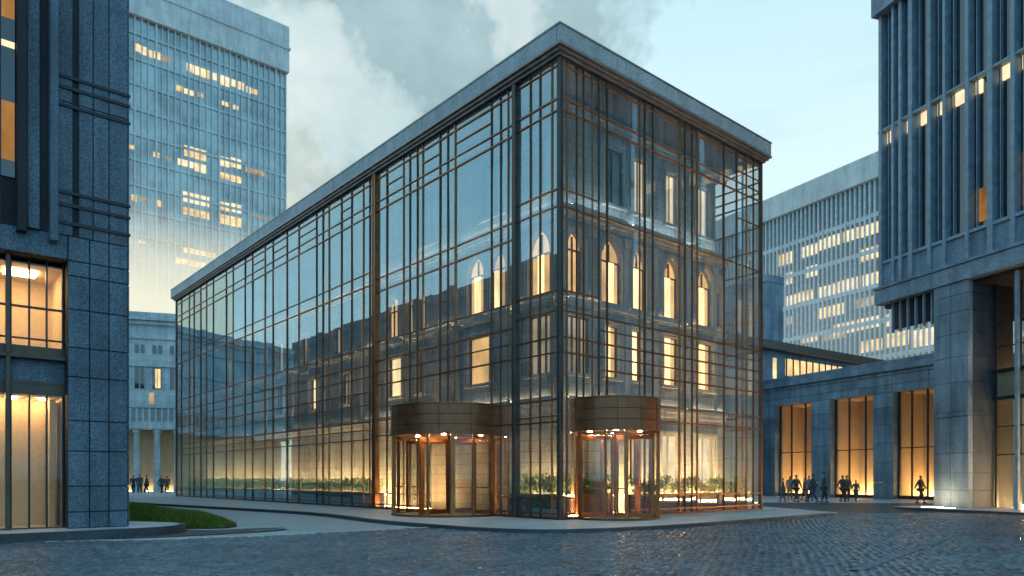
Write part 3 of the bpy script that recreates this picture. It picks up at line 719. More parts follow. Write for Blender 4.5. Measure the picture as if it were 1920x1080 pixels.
# pavement in front of the right tower and the colonnade
RT = Vector((19.4, 38.3)); rx = Vector((.303,-.953)); ry = Vector((.953,.303))
def WR(x, y): p = RT+rx*x+ry*y; return (p.x, p.y)
rp = catmull([WR(26,-1.6), WR(14,-1.7), WR(6.5,-1.9), WR(3.6,-2.0), WR(2.2,-1.4), WR(1.8,0.2)])
sheet_obj('right_pavement', offset(rp,-.2) + [WR(1.9,10), WR(26,10)], 0, .12, M['pave'])
mb = MB(); kerb(mb, rp, offset(rp,-.2), .123); o = mb.build('right_kerb', M['kerb']); o['kind'] = 'structure'
sheet_obj('far_pavement', [(12.8,44.5), (33,41.5), (45,60), (20,80), (9,62)], None, .02, M['pave'])
sheet_obj('far_left_pavement', [(-62,64), (-34,58), (-24,72), (-62,78)], None, .022, M['pave'])
# the setts of the square, each a low domed block (one sheet of road surface)
mb = MB(); ca, sa = math.cos(R(22)), math.sin(R(22)); bw, bh = .205, .12
def on_road(p): return not (inside(p, lane) or inside(p, edge+back) or inside(p, tongue))
def inside(p, poly):
    c = False
    for i in range(len(poly)):
        a, b = poly[i], poly[i-1]
        if (a[1] > p[1]) != (b[1] > p[1]) and p[0] < (b[0]-a[0])*(p[1]-a[1])/(b[1]-a[1])+a[0]: c = not c
    return c
for j in range(-80, 300):
    for i in range(-125, 175):
        u = (i+.5*(j % 2))*bw+random.gauss(0,.008); v = j*bh+.10*math.sin(u*.55+j*.02)
        x, y = ca*u-sa*v, 10+sa*u+ca*v
        if not (9.2 < y < 30.5 and abs(x) < y*.74+1.5): continue
        if y > 16.5 and not on_road((x, y)): continue
        hu, hv = bw/2-random.uniform(.010,.018), bh/2-random.uniform(.008,.015)
        h = .03+random.gauss(0,.006); tx, ty = random.gauss(0,.022), random.gauss(0,.03)
        vs = []
        for (k, zz_) in ((1.0, .001), (.96, h*.75), (.72, h*1.12)):
            for (p, q) in ((-1,-1),(1,-1),(1,1),(-1,1)):
                a, b = p*hu*k, q*hv*k
                z = zz_ if zz_ < .002 else zz_+a*tx+b*ty
                vs.append((x+ca*a-sa*b, y+sa*a+ca*b, z))
        mb.add(vs, [(8,9,10,11)]+[(r*4+e, r*4+(e+1)%4, r*4+4+(e+1)%4, r*4+4+e) for r in (0,1) for e in range(4)])
o = mb.build('road', M['sett'], None, True); o['kind'] = 'structure'
# faint worn lane line
mb = MB(); mb.quad((5.35,11.5,.044),(5.55,11.4,.044),(10.95,17.85,.044),(10.8,17.95,.044)); o = mb.build('road_marking', stone('worn_paint', (.2,.22,.24), 18, .6, .5)); o['kind'] = 'structure'
# grass strip
gp = [(-13.6,24.6), (-10.4,20.75), (-9.2,20.75), (-8.5,21.3), (-8.4,22.0), (-9.2,23.4), (-11.2,26.6), (-15.5,31.5), (-17,30)]
from mathutils.geometry import intersect_point_tri_2d
def inside(p, poly):
    c = False
    for i in range(len(poly)):
        a, b = poly[i], poly[i-1]
        if (a[1] > p[1]) != (b[1] > p[1]) and p[0] < (b[0]-a[0])*(p[1]-a[1])/(b[1]-a[1])+a[0]: c = not c
    return c
mb = MB(); n = 0
cxg, cyg = -11.5, 24.5
while n < 26000:
    p = (random.uniform(-17,-7.3), random.uniform(20.6,31.5))
    if not inside(p, gp): continue
    n += 1
    ed = min(((Vector(p)-Vector(gp[q])) - (lambda d_: d_*max(0, min(1, (Vector(p)-Vector(gp[q])).dot(d_)/d_.dot(d_))))(Vector(gp[(q+1) % len(gp)])-Vector(gp[q]))).length for q in range(len(gp)))
    hgt = random.uniform(.27,.42)*(1+.25*math.sin(p[0]*2.3+p[1]*1.7))*min(1, .3+ed*1.6); a = random.uniform(0,6.283); w = random.uniform(.008,.016)
    l = Vector((random.gauss(0,.09), random.gauss(0,.09), 0)); c, s_ = math.cos(a)*w, math.sin(a)*w
    z = .06
    mb.add([(p[0]-c,p[1]-s_,z),(p[0]+c,p[1]+s_,z),(p[0]+l.x*.4+c*.7,p[1]+l.y*.4+s_*.7,z+hgt*.6),(p[0]+l.x*.4-c*.7,p[1]+l.y*.4-s_*.7,z+hgt*.6),(p[0]+l.x,p[1]+l.y,z+hgt)], [(0,1,2,3),(3,2,4)])
o = mb.build('grass', M['grass']); tag(o, 'thick green grass bed beside the left stone corner', 'grass', None, 'stuff')
sheet_obj('grass_soil', gp, 0, .07, M['soil'])

# ------------------------------------------------------------------ left granite building
lb = thing('granite_building', (KX, KY, .24), ROT, 'dark granite panelled building with warm shop window at the left edge', 'building')
# local z here = world z - .24
mb = MB(); D = .03
def panels(mb, xs, zs, y=0, gap=.012, th=.05):
    for i in range(len(xs)-1):
        for k in range(len(zs)-1):
            mb.cbox(xs[i]+gap, xs[i+1]-gap, y-th+random.uniform(0,.004), y, zs[k]+gap, zs[k+1]-gap, .012)
pz = [0, .41, 1.06, 1.95, 2.72, 3.82, 4.56, 5.52, 6.36, 6.74]
core = MB(); core.box(-1.36, 0, 0, 6.5, 0, 24); core.box(-14, -1.36, 2.6, 6.5, 0, 24)
core.box(-14, -1.36, .0, 2.6, 6.74, 24)
core.build('core', M['granite_dark'], lb)
panels(mb, [-1.36,-.88,-.44,0], pz); panels(mb, [-14,-11.2,-8.4,-5.6,-3.0,-1.36], [6.74, 7.35])
panels(mb, [-1.36,-.88,-.44,0], [6.74,7.35])
up = [7.35, 7.62, 8.07, 8.38, 10.0, 10.56, 11.0, 11.28, 13.2, 15.3, 17.5, 20, 24]
for xs in ([-.44,-.0], [-.8,-.44], [-1.13,-.8]): panels(mb, xs, [7.35,10.7,14.2,18,24], 0, .010)
panels(mb, [-1.6,-1.25], [7.35,10.7,14.2,18,24], 0, .01)
mb.build('stone_panels', M['granite'], lb)
# side faces with the same joints (they show in the glass opposite)
mb = MB()
for k in range(len(pz)-1):
    for j in range(5): mb.cbox(0, .045, .01+j*1.3, 1.29+j*1.3, pz[k]+.012, pz[k+1]-.012, .01)
for k in range(8):
    for j in range(5): mb.cbox(0, .045, .01+j*1.3, 1.29+j*1.3, 6.74+k*2.15+.012, 6.74+(k+1)*2.15-.012, .01)
mb.build('stone_panels', M['granite'], lb)
for z in (7.91-.24, 8.36-.24, 8.67-.24, 10.85-.24, 11.3-.24, 11.57-.24, 14.3, 14.6, 15.0):
    for x0, x1 in ((-1.6, .055), (-2.24,-1.97)):
        m_ = MB(); m_.cbox(x0, x1, -.085, -.045, z-.05, z+.03, .006); m_.build('rail', M['frame'], lb)
# fins and slots, then slit windows repeating to the left
xx = -1.6
for rep in range(5):
    f_ = MB(); f_.cbox(xx-.17, xx, -.32, .0, 7.1-.05*rep, 24, .015); f_.build('fin', M['granite'], lb)
    f_ = MB(); f_.box(xx-.36, xx-.17, -.03, -.02, 7.35, 24); f_.build('slot', M['slot'], lb)
    f_ = MB(); f_.cbox(xx-.62, xx-.37, -.16, -.0, 7.35, 24, .012); f_.build('fin', M['granite'], lb)
    f_ = MB(); f_.cbox(xx-.84, xx-.64, -.30, .0, 7.2, 24, .012); f_.build('fin', M['granite_dark'], lb)
    w_ = MB(); w_.box(xx-1.14, xx-.85, -.05, -.04, 8.5, 24); wo = w_.build('slit_window', M['dark'], lb)
    for (a, b, m2) in ((8.9, 10.3, 'lit_amber'), (11.6, 11.75, 'lit_pale'), (12.3, 13.2, 'lit_amber')):
        l_ = MB(); l_.box(xx-1.13, xx-.87, -.058, -.051, a, b); l_.build('lit_pane', M[m2], wo)
    xx -= 1.3
    if rep < 4:
        f_ = MB(); f_.cbox(xx+.02, xx+.15, -.045, 0, 7.35, 24, .01); f_.build('fin', M['granite'], lb)
        xx -= .0
# recessed shop front: two storeys of glazing, rooms behind
def room(x0, x1, y0, y1, z0, z1, name):
    m_ = MB(); m_.quad((x0,y1,z0),(x1,y1,z0),(x1,y1,z1),(x0,y1,z1)); m_.quad((x0,y0,z0),(x0,y1,z0),(x0,y1,z1),(x0,y0,z1)); m_.quad((x1,y0,z0),(x1,y1,z0),(x1,y1,z1),(x1,y0,z1))
    m_.quad((x0,y0,z0),(x1,y0,z0),(x1,y1,z0),(x0,y1,z0)); m_.quad((x0,y0,z1),(x1,y0,z1),(x1,y1,z1),(x0,y1,z1))
    return m_.build(name, M['plaster'], lb)
room(-6.2, -1.37, .46, 1.6, .02, 3.35, 'shop_room'); room(-6.2, -1.37, .46, 2.4, 4.55, 6.6, 'upper_room')
for x in (-1.75, -2.35, -2.95, -3.6, -4.4, -5.2):
    m_ = MB(); m_.cyl(x, 1.25, 3.30, 3.34, .07, 14); m_.build('downlight', M['lamp'], lb)
for x in (-2.2, -3.6, -5.0):
    m_ = MB(); m_.box(x-.35, x+.35, 1.0, 1.7, 6.55, 6.58); m_.build('ceiling_light', M['lamp_soft'], lb)
m_ = MB(); m_.box(-1.62, -1.5, .9, 1.5, .03, 3.3); m_.build('inner_pier', M['plaster'], lb)
m_ = MB(); m_.box(-6.2,-1.36,.40,.46,3.36,3.62); m_.box(-6.2,-1.36,.38,.5,3.62,3.70); m_.build('shop_frame', M['steel'], lb); m_ = MB(); m_.box(-6.2,-1.36,.40,.46,4.30,4.56); m_.build('shop_frame', M['steel'], lb); m_ = MB(); m_.box(-6.2,-1.36,.40,.46,0,.03); m_.build('shop_frame', M['steel'], lb)
m_ = MB(); m_.box(-6.2,-1.36,.43,.5,3.70,4.30); m_.build('spandrel', M['granite'], lb)
m_ = MB(); m_.cbox(-6.2,-1.36,.2,.44,4.23,4.33,.01); m_.build('ledge', M['steel'], lb)
for x in (-1.4, -1.75, -2.12, -2.5, -2.95, -3.4, -3.9, -4.4, -5.0, -5.6):
    m_ = MB(); m_.cbox(x-.02, x+.02, .38, .47, .03, 3.36, .005); m_.cbox(x-.02, x+.02, .38, .47, 4.56, 6.72, .005); m_.build('glazing_bar', M['frame'], lb)
m_ = MB(); m_.cbox(-6.2,-1.36,.385,.465,5.5,5.55,.005); m_.cbox(-6.2,-1.36,.385,.465,4.72,4.76,.005); m_.build('glazing_bar', M['frame'], lb)
m_ = MB(); m_.cbox(-2.62,-2.52,.2,.34,0,6.74,.01); m_.build('shop_post', M['steel'], lb)
m_ = MB(); m_.quad((-6.2,.43,.03),(-1.36,.43,.03),(-1.36,.43,3.36),(-6.2,.43,3.36)); m_.quad((-6.2,.43,4.56),(-1.36,.43,4.56),(-1.36,.43,6.72),(-6.2,.43,6.72)); m_.build('shop_glass', M['glass_clear'], lb)
m_ = MB(); m_.box(-14,-6.2,0,2.6,0,6.74); m_.build('core', M['granite'], lb)
# lower rear wing that runs back along the lane (mirrored in the glass facade opposite)
m_ = MB(); m_.box(-14, -.3, 6.52, 46, -.24, 14.2); m_.box(-14, -.15, 6.52, 46, 13.6, 14.3); rw = m_.build('rear_wing', M['granite'], lb)
for k in range(12):
    for z in (2.0, 6.0, 10.0):
        m_ = MB(); y = 8+k*3.1; m_.box(-.31, -.27, y, y+1.5, z, z+2.3); m_.build('window', M['dark'], rw)

# ------------------------------------------------------------------ background: left tower
TW = (-40.3, 130)
lt = thing('glass_tower', (TW[0], TW[1], 0), ROT, 'tall pale blue tower with vertical fins and scattered lit windows at upper left', 'tower')
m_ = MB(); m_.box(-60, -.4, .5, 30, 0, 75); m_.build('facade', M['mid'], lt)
m_ = MB(); m_.box(-60, 0, -.3, 30, 74.6, 82.8); m_.box(-60.2, .2, -.5, 30.2, 78.6, 79.0); m_.build('parapet', M['grey'], lt)
x = -.35; k = 0
while x > -46:
    w = (.16,.10,.26,.12,.15)[k % 5]
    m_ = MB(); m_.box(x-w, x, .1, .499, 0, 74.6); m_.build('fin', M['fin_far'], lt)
    x -= (.95,.8,1.25,.9,1.05)[k % 5]; k += 1
m_ = MB()
for z in range(4, 74, 4): m_.box(-60, -.4, .3, .498, z-.22, z+.22)
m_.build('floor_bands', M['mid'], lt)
def tower_px(p, c, r, ax):  # photo column to the tower's own x axis
    q = (p-960)/1351; return (q*c[1]-c[0])/(ax.x-q*ax.y)
rects = [(254,264,78,97,1),(265,276,83,103,0),(279,287,90,108,1),(290,302,93,111,0),(303,320,100,116,2),
 (352,361,115,134,1),(363,376,120,140,0),(377,394,126,146,1),(398,408,133,150,0),(411,434,139,161,0),(436,446,146,163,0),(448,459,150,169,0),(464,472,159,175,0),(474,484,164,177,1),
 (332,344,157,172,1),(347,364,164,178,0),(372,383,170,183,2),(418,430,187,199,1),(439,449,194,206,1),
 (242,253,268,280,1),(289,301,282,296,1),(312,323,291,303,2),(347,388,274,298,1),(335,372,298,314,0),(411,433,291,313,0),(434,455,294,316,0),(367,388,304,324,0),(411,455,324,340,1),(462,500,310,328,2),
 (248,258,362,378,1),(264,276,366,380,2),(292,303,372,388,1),(345,394,361,384,0),(411,433,376,396,1),(436,455,380,400,0),(345,394,390,408,1),(411,455,402,424,1),(470,512,398,410,2),
 (262,273,449,457,1),(292,310,455,462,2),(346,405,466,480,1),(330,388,485,500,1),(262,274,474,484,2)]
for (a, b, t0, t1, k) in rects:
    xa, xb = tower_px(a, TW, 0, EX), tower_px(b, TW, 0, EX); xm = (xa+xb)/2
    Y = TW[1]+EX.y*xm; z0, z1 = 1.5+(897-t1)/1351*Y, 1.5+(897-t0)/1351*Y
    m_ = MB(); m_.box(xa, xb, .44, .505, z0+.25, z1-.15); m_.build('lit_window', M[('lit_pale','lit_far','lit_dim')[k]], lt)

# low bright evening mist standing in front of the tower
def haze(name, x0, x1, y0, y1, z1, frame, sig, zlo, zhi, c, lab):
    m, nt, out = newmat(name+'_air')
    tc = nd(nt, 'ShaderNodeTexCoord'); sp = nd(nt, 'ShaderNodeSeparateXYZ'); lk(nt, tc.outputs['Object'], sp.inputs[0])
    mr = nd(nt, 'ShaderNodeMapRange', interpolation_type='SMOOTHSTEP'); lk(nt, sp.outputs[2], mr.inputs[0])
    mr.inputs[1].default_value = zhi; mr.inputs[2].default_value = zlo; mr.inputs[3].default_value = 0; mr.inputs[4].default_value = sig
    a = nd(nt, 'ShaderNodeVolumeAbsorption'); a.inputs[0].default_value = (0,0,0,1); lk(nt, mr.outputs[0], a.inputs['Density'])
    e = nd(nt, 'ShaderNodeEmission'); e.inputs[0].default_value = (*c, 1); lk(nt, mr.outputs[0], e.inputs[1])  # haze gives off its own light in place of scattered low sun
    ad = nd(nt, 'ShaderNodeAddShader'); lk(nt, a.outputs[0], ad.inputs[0]); lk(nt, e.outputs[0], ad.inputs[1]); lk(nt, ad.outputs[0], out.inputs['Volume'])
    mb = MB(); mb.box(x0, x1, y0, y1, .05, z1); o = mb.build(name, m); o.location = (*frame[0], 0); o.rotation_euler = (0,0,frame[1])
    return tag(o, lab, 'haze', None, 'stuff')
haze('haze', -60, 12, -15, -4, 54, (TW, ROT), .24, 18, 44, (1.0,.98,.78), 'pale yellow evening haze hiding the foot of the tall tower')
# classical building at the end of the lane
cr = ang(.955,.296)
cb_ = thing('classical_building', (-40.0, 75, 0), cr, 'pale classical building with a columned portico at the end of the lane', 'building')
m_ = MB(); m_.box(-30, 20, 0, 14, 7.2, 17.6); m_.box(-30, 20, 2.6, 14, 0, 7.2); m_.build('wall', M['classic'], cb_)
m_ = MB()
for (z0, z1, p) in ((17.6,18.0,.3),(18.0,18.35,.6),(18.36,18.9,.2),(16.1,16.3,.18),(13.2,13.45,.2),(6.7,7.3,.35),(8.9,9.1,.25)): m_.box(-30, 20, -p, .3 if z0 > 7 else 2, z0, z1)
m_.build('entablature', M['classic'], cb_)
m_ = MB()
for i in range(40): m_.box(-16+i*.6, -15.8+i*.6, -.3, -.1, 7.4, 8.8)
m_.box(-30,20,-.32,-.08,7.3,7.42); m_.build('balustrade', M['classic'], cb_)
for i in range(-4, 8):
    x = -.05+i*1.95+.85
    m_ = MB(); m_.lathe(x, .2, [(.0,.1),(.42,.1),(.42,.4),(.33,.45),(.31,2.5),(.26,6.2),(.38,6.3),(.42,6.69),(0,6.69)], 20); m_.build('column', M['classic'], cb_, True)
for i in range(-4, 8):
    x = .35+i*1.68+.3
    m_ = MB(); m_.box(x, x+.95, -.02, .0, 10.9, 13.1); w_ = m_.build('window', M['dark'], cb_)
    m_ = MB(); m_.box(x-.12, x, -.1, 0, 10.8, 13.15); m_.box(x+.95, x+1.07, -.1, 0, 10.8, 13.15); m_.box(x+.44, x+.51, -.05, -.021, 10.9, 13.1); m_.build('frame', M['classic'], w_)
    m_ = MB(); m_.box(x, x+.4, -.02, 0, 14.6, 15.5); m_.box(x+.55, x+.95, -.02, 0, 14.6, 15.5); m_.build('attic_window', M['dark'], cb_)
m_ = MB(); m_.box(-30, 20, 2.5, 2.59, .1, 6.6); m_.build('portico_wall', M['plaster'], cb_)
for i in range(-4, 8):
    x = -.1+i*1.95+1.85
    m_ = MB(); m_.box(x-.3, x+.3, 2.0, 2.2, .1, .2); m_.build('floor_light', M['lamp_soft'], cb_)
m_ = MB(); m_.box(2.6, 3.1, -.03, 0, 11.0, 13.0); m_.build('lit_window', M['lit_far'], cb_)
m_ = MB(); m_.box(2.0, 2.5, -.03, 0, 9.3, 10.5); m_.build('lit_window', M['lit_dim'], cb_)

# ------------------------------------------------------------------ background right: finned slab
w3 = Vector((.475,-.88)); SO = Vector((40.6,80))-w3*26
sl = thing('office_slab', (SO.x, SO.y, 0), ang(w3.x, w3.y), 'long pale office block with close vertical fins and rows of lit windows at right', 'building')
m_ = MB(); m_.box(0, 44, .4, 20, 0, 35); m_.build('facade', M['mid_d'], sl)
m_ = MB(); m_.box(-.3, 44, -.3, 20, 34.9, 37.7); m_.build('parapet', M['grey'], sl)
for k in range(70):
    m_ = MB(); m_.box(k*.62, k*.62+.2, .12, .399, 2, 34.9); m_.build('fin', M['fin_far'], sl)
m_ = MB()
for z in range(3, 34, 4): m_.box(0, 44, .2, .398, z-.25, z+.25)
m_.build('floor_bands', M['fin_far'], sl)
def sx(p):
    q = (p-960)/1351; return (q*SO.y-SO.x)/(w3.x-q*w3.y)
def s_rect(a, b, ya, yb, k):
    for (p, q, u, v) in ((a, b, ya, yb),):
        xa, xb = sx(p), sx(q); Ya = SO.y+w3.y*(xa+xb)/2
        z0, z1 = 1.5+(897-v)/1351*Ya, 1.5+(897-u)/1351*Ya
        m_ = MB(); m_.box(xa, xb, .33, .405, z0-.2, z1+.2); m_.build('lit_window', M[('lit_pale','lit_far','lit_dim')[k]], sl)
for (a, b, ya, yb, k) in [(1458,1486,476,492,1),(1500,1528,462,476,0),(1532,1572,446,460,0),(1578,1610,432,446,0),(1612,1644,422,436,0),
   (1472,1486,512,528,1),(1508,1528,501,515,0),(1612,1645,466,482,1),(1472,1490,556,568,0),(1494,1520,548,560,1),(1532,1562,538,552,0),(1568,1604,526,542,0),(1614,1645,515,530,0),
   (1530,1578,576,590,1),(1600,1645,560,570,2),(1472,1486,596,604,2),(1560,1600,608,622,1),(1604,1645,598,612,0),(1500,1530,628,638,1),(1540,1580,618,632,2),
   (1655,1690,590,606,0),(1694,1745,575,600,1),(1660,1700,625,645,1),(1705,1748,620,645,0),(1610,1650,640,655,1)]:
    s_rect(a, b, ya, yb, k)

haze('haze', 0, 44, -8, -1.5, 36, ((SO.x,SO.y), ang(w3.x,w3.y)), .025, 14, 36, (.66,.84,.88), 'thin pale blue evening haze in front of the finned office block')
# small grey block and the low roofed pavilion in front of the slab
gk = Vector((.475,-.88)); GO = Vector((24.6,69.5))-gk*8
gbk = thing('grey_block', (GO.x, GO.y, 0), ang(gk.x, gk.y), 'small plain grey block with a dark window strip beside the glass facade end', 'building')
m_ = MB(); m_.box(0, 8.0, 0, 2.2, 0, 20.5); m_.build('wall', M['colon'], gbk)
m_ = MB(); m_.box(0, 8.05, -.12, 2.3, 20.5, 21.2); m_.build('parapet', M['colon'], gbk)
for k in range(7): m_ = MB(); m_.box(.3+k*1.05, 1.0+k*1.05, -.03, 0, 16.7, 18.6); m_.build('window', M['dark'], gbk)
ph = Vector((.82,.57)); PO = Vector((21.7,62))-ph*6
pv = thing('flat_roofed_pavilion', (PO.x, PO.y, 0), ang(ph.x, ph.y), 'low flat roofed pavilion with a glowing window band above the colonnade', 'building')
m_ = MB(); m_.box(0, 30, 0, 7, 0, 12.6); m_.build('wall', M['colon'], pv)
m_ = MB(); m_.box(-.5, 30.5, -.7, 7.5, 12.6, 13.3); m_.build('roof', M['steel'], pv)
m_ = MB(); m_.box(9.0, 28, -.04, 0, 10.6, 12.1); wp = m_.build('window', M['lit_far'], pv)
m_ = MB()
for k in range(20): m_.box(9+k, 9.12+k, -.12, -.041, 10.5, 12.2)
m_.build('frame', M['frame'], wp)
m_ = MB(); m_.box(7.2, 7.7, -.03, 0, 10.2, 12.0); m_.build('window', M['lit_far'], pv)

# ------------------------------------------------------------------ low colonnade with three lit openings
w2 = Vector((.432,-.902)); CO = Vector((27.96,47.7))-w2*22
cl = thing('colonnade_building', (CO.x, CO.y, 0), ang(w2.x, w2.y), 'low blue grey stone building with three tall glowing openings', 'building')
def cxp(p):
    q = (p-960)/1351; return (q*CO.y-CO.x)/(w2.x-q*w2.y)
ops = [(cxp(1360), cxp(1408)), (cxp(1453), cxp(1521)), (cxp(1557), cxp(1637)), (cxp(1675), cxp(1752)), ]
HT, TOP = 7.55, 9.8
xs = [0] + [v for o in ops for v in o] + [24.3]
m_ = MB(); cuts = [.0, 1.2, 2.6, 4.0, 5.3, 6.5, HT]
for i in range(0, len(xs), 2):
    a, b = xs[i], xs[i+1] if i+1 < len(xs) else 24.3
    m_ = MB()
    for k in range(len(cuts)-1): m_.cbox(a, b, 0, .9, cuts[k]+.012, cuts[k+1]-.012, .012)
    m_.build('pier', M['colon'], cl)
m_ = MB()
for k, (z0, z1, p) in enumerate(((HT, 8.1, 0), (8.1, 8.75, 0), (8.75, 9.0, -.06))):
    n = 9
    for i in range(n): m_.cbox(24.3*i/n+.01, 24.3*(i+1)/n-.01, p, .9, z0+.012, z1-.012, .012)
m_.build('lintel', M['colon'], cl)
m_ = MB(); m_.cbox(-.3, 24.4, -.3, 9, 9.02, 9.45, .03); m_.cbox(-.3, 24.4, -.14, 9, 9.46, TOP, .03); m_.build('parapet', M['colon'], cl)
m_ = MB(); m_.box(0, 24.3, 3.2, 9, 0, 9.0); m_.build('core', M['plaster'], cl)
for (a, b) in ops:
    m_ = MB(); m_.quad((a-.02,.9,0),(a-.02,3.2,0),(a-.02,3.2,HT),(a-.02,.9,HT)); m_.quad((b+.02,.9,0),(b+.02,3.2,0),(b+.02,3.2,HT),(b+.02,.9,HT)); m_.quad((a,.9,HT-.02),(b,.9,HT-.02),(b,3.2,HT-.02),(a,3.2,HT-.02)); m_.quad((a,.9,.03),(b,.9,.03),(b,3.2,.03),(a,3.2,.03))
    bay = m_.build('bay', M['plaster'], cl)
    n = 3
    m_ = MB()
    for q in (.02, .34, .72, .98): x = a+(b-a)*q; m_.cbox(x-.05, x+.05, .5, .62, .05, HT, .01)
    m_.cbox(a, b, .5, .62, 3.6, 3.66, .01); m_.cbox(a, b, .5, .62, .05, .3, .01); m_.build('frame', M['frame'], bay)
    m_ = MB(); m_.quad((a,.56,.05),(b,.56,.05),(b,.56,HT),(a,.56,HT)); m_.build('pane', M['glass_clear'], bay)
    for (u, v) in ((.08,.28),(.42,.62),(.78,.94)):
        m_ = MB(); m_.box(a+(b-a)*u, a+(b-a)*v, 2.6, 2.75, .05, .16); m_.build('floor_light', M['lamp'], bay)

# ------------------------------------------------------------------ right foreground tower
rt = thing('dark_finned_tower', (RT.x, RT.y, 0), ang(rx.x, rx.y), 'large dark building with tall steel fins raised on a stone pier at the right edge', 'building')
m_ = MB(); m_.box(0, 26, .5, 18, 10.7, 28); m_.build('facade', M['dark'], rt)
m_ = MB(); m_.box(-.15, 26, -.25, 18, 26.0, 31); m_.build('parapet', M['colon'], rt)
m_ = MB(); m_.cbox(-.1, 26, -.1, .49, 10.7, 11.45, .02); m_.cbox(-.12, 26, -.18, .5, 11.46, 11.6, .02); m_.build('beam', M['colon'], rt)
for i, x in enumerate([.12,.94,1.41,2.04,3.15,3.99,5.2,6.34,7.4,8.5,9.6,10.7,11.8,13,14.2,15.4,16.6,18,19.4,21]):
    w = (.2,.16,.2,.26)[i % 4]
    m_ = MB(); m_.cbox(x-w/2, x+w/2, .06, .499, 11.6, 26, .015); m_.build('fin', M['fin'], rt)
    m_ = MB(); m_.cbox(x+.30, x+.35, .3, .499, 11.6, 26, .01); m_.build('thin_fin', M['fin'], rt)
for z, h in ((12.9,.16),(19.9,.12)):
    m_ = MB(); m_.cbox(-.05, 26, .1, .49, z-h/2, z+h/2, .01); m_.build('band', M['fin'], rt)
m_ = MB(); m_.box(0, 26, .2, .49, 11.6, 12.82); m_.build('spandrel', M['colon'], rt)
xs_l = [(.3,.75),(1.0,1.25),(1.55,1.9),(2.25,2.75),(2.85,3.0),(3.35,3.6),(4.2,4.75),(5.4,5.7),(5.95,6.2),(6.6,7.15),(7.6,8.2),(8.7,9.3),(9.9,10.4),(11,11.6)]
for (a, b) in xs_l:
    m_ = MB(); m_.box(a, b, .40, .51, 19.2, 19.8); m_.build('lit_window', M['lit_pale'], rt)
for (a, b, z0, z1) in ((5.4,5.9,13.3,14.8),(7.6,8.2,13.3,15.6),(10,10.6,13.3,15)):
    m_ = MB(); m_.box(a, b, .42, .51, z0, z1); m_.build('lit_window', M['lit_amber'], rt)
for (a, b) in ((5.95,6.2),(8.05,8.35),(12.2,12.5)):
    m_ = MB(); m_.box(a, b, .46, .515, 15.0, 25.9); m_.build('mirror_pane', M['mirror'], rt)
# pier
m_ = MB(); zc = [.12, .95, 1.75, 2.7, 4.4, 4.62, 6.0, 7.2, 8.3, 9.3, 10.1, 10.69]
for k in range(len(zc)-1):
    p_ = .04 if k == 4 else 0
    m_.cbox(3.5, 4.42, -p_, 2.9, zc[k]+.008, zc[k+1]-.008, .012); m_.cbox(4.44, 5.34, -p_, .3, zc[k]+.008, zc[k+1]-.008, .012)
m_.build('pier', M['colon'], rt)
m_ = MB(); m_.box(3.55, 5.30, .05, 2.85, .12, 10.7); m_.build('core', M['granite_dark'], rt)
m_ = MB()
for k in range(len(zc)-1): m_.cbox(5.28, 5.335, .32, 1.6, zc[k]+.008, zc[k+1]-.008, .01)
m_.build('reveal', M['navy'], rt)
# louvred recess under the cantilever
m_ = MB(); m_.box(.6, 3.45, .5, .6, 9.3, 10.7); m_.build('recess', M['slot'], rt)
for k in range(6): m_ = MB(); m_.cbox(.7+k*.48, .78+k*.48, .25, .4, 9.1, 10.7, .01); m_.build('louvre_post', M['fin'], rt)
m_ = MB(); m_.box(0, 26, .5, 18, 10.55, 10.7); m_.build('soffit', M['soffit'], rt)
# recessed glazing right of the pier
m_ = MB(); m_.box(5.36, 26, 3.6, 17, .12, 10.5); m_.build('back_wall', M['plaster'], rt)
m_ = MB(); m_.box(5.36, 26, 1.64, 1.6, 5.3, 6.4); m_.build('spandrel', M['colon'], rt)
m_ = MB(); m_.cbox(5.36, 26, 1.45, 1.9, 6.42, 6.56, .01); m_.cbox(5.36, 26, 1.45, 1.9, 5.12, 5.28, .01)
for k in range(18): x = 5.45+k*1.1; m_.cbox(x-.05, x+.05, 1.56, 1.72, .14, 10.5, .01)
for z in (3.9, 2.6, 7.6, 8.7): m_.cbox(5.36, 26, 1.6, 1.68, z-.03, z+.03, .01)
m_.build('glazing_frame', M['frame'], rt)
m_ = MB(); m_.quad((5.36,1.64,.14),(26,1.64,.14),(26,1.64,5.1),(5.36,1.64,5.1)); m_.quad((5.36,1.64,6.5),(26,1.64,6.5),(26,1.64,10.5),(5.36,1.64,10.5)); m_.build('pane', M['glass_clear'], rt)
m_ = MB(); m_.box(5.36,26,1.6,3.6,5.3,6.4); m_.build('floor_slab', M['plaster'], rt)
for k in range(6):
    m_ = MB(); x = 5.6+k*2.3; m_.box(x, x+1.9, 2.7, 2.9, .14, .26); m_.build('floor_light', M['lamp'], rt)
    m_ = MB(); m_.box(x, x+1.2, 2.9, 3.05, 6.42, 6.5); m_.build('floor_light', M['lamp_soft'], rt)
m_ = MB(); m_.cbox(7.35, 7.5, .25, .42, .12, 10.55, .02); m_.build('steel_post', M['fin'], rt)
m_ = MB(); m_.cbox(11.0, 13.6, .05, 1.2, .12, 10.69, .02); m_.build('pier', M['colon'], rt)
m_ = MB(); m_.box(26, 26.1, .5, 18, .12, 10.7); m_.build('side_wall', M['colon'], rt)
t = thing('ground_uplight', (*WR(4.4, -.75), .124), ang(rx.x, rx.y), 'thin strip uplight set flush in the pavement at the foot of the right stone pier', 'uplight')
m_ = MB(); m_.box(-.95, .95, -.06, .06, 0, .012); m_.build('housing', M['frame'], t)
m_ = MB(); m_.box(-.9, .9, -.02, .02, .0125, .016); m_.build('lens', M['lamp_up'], t)

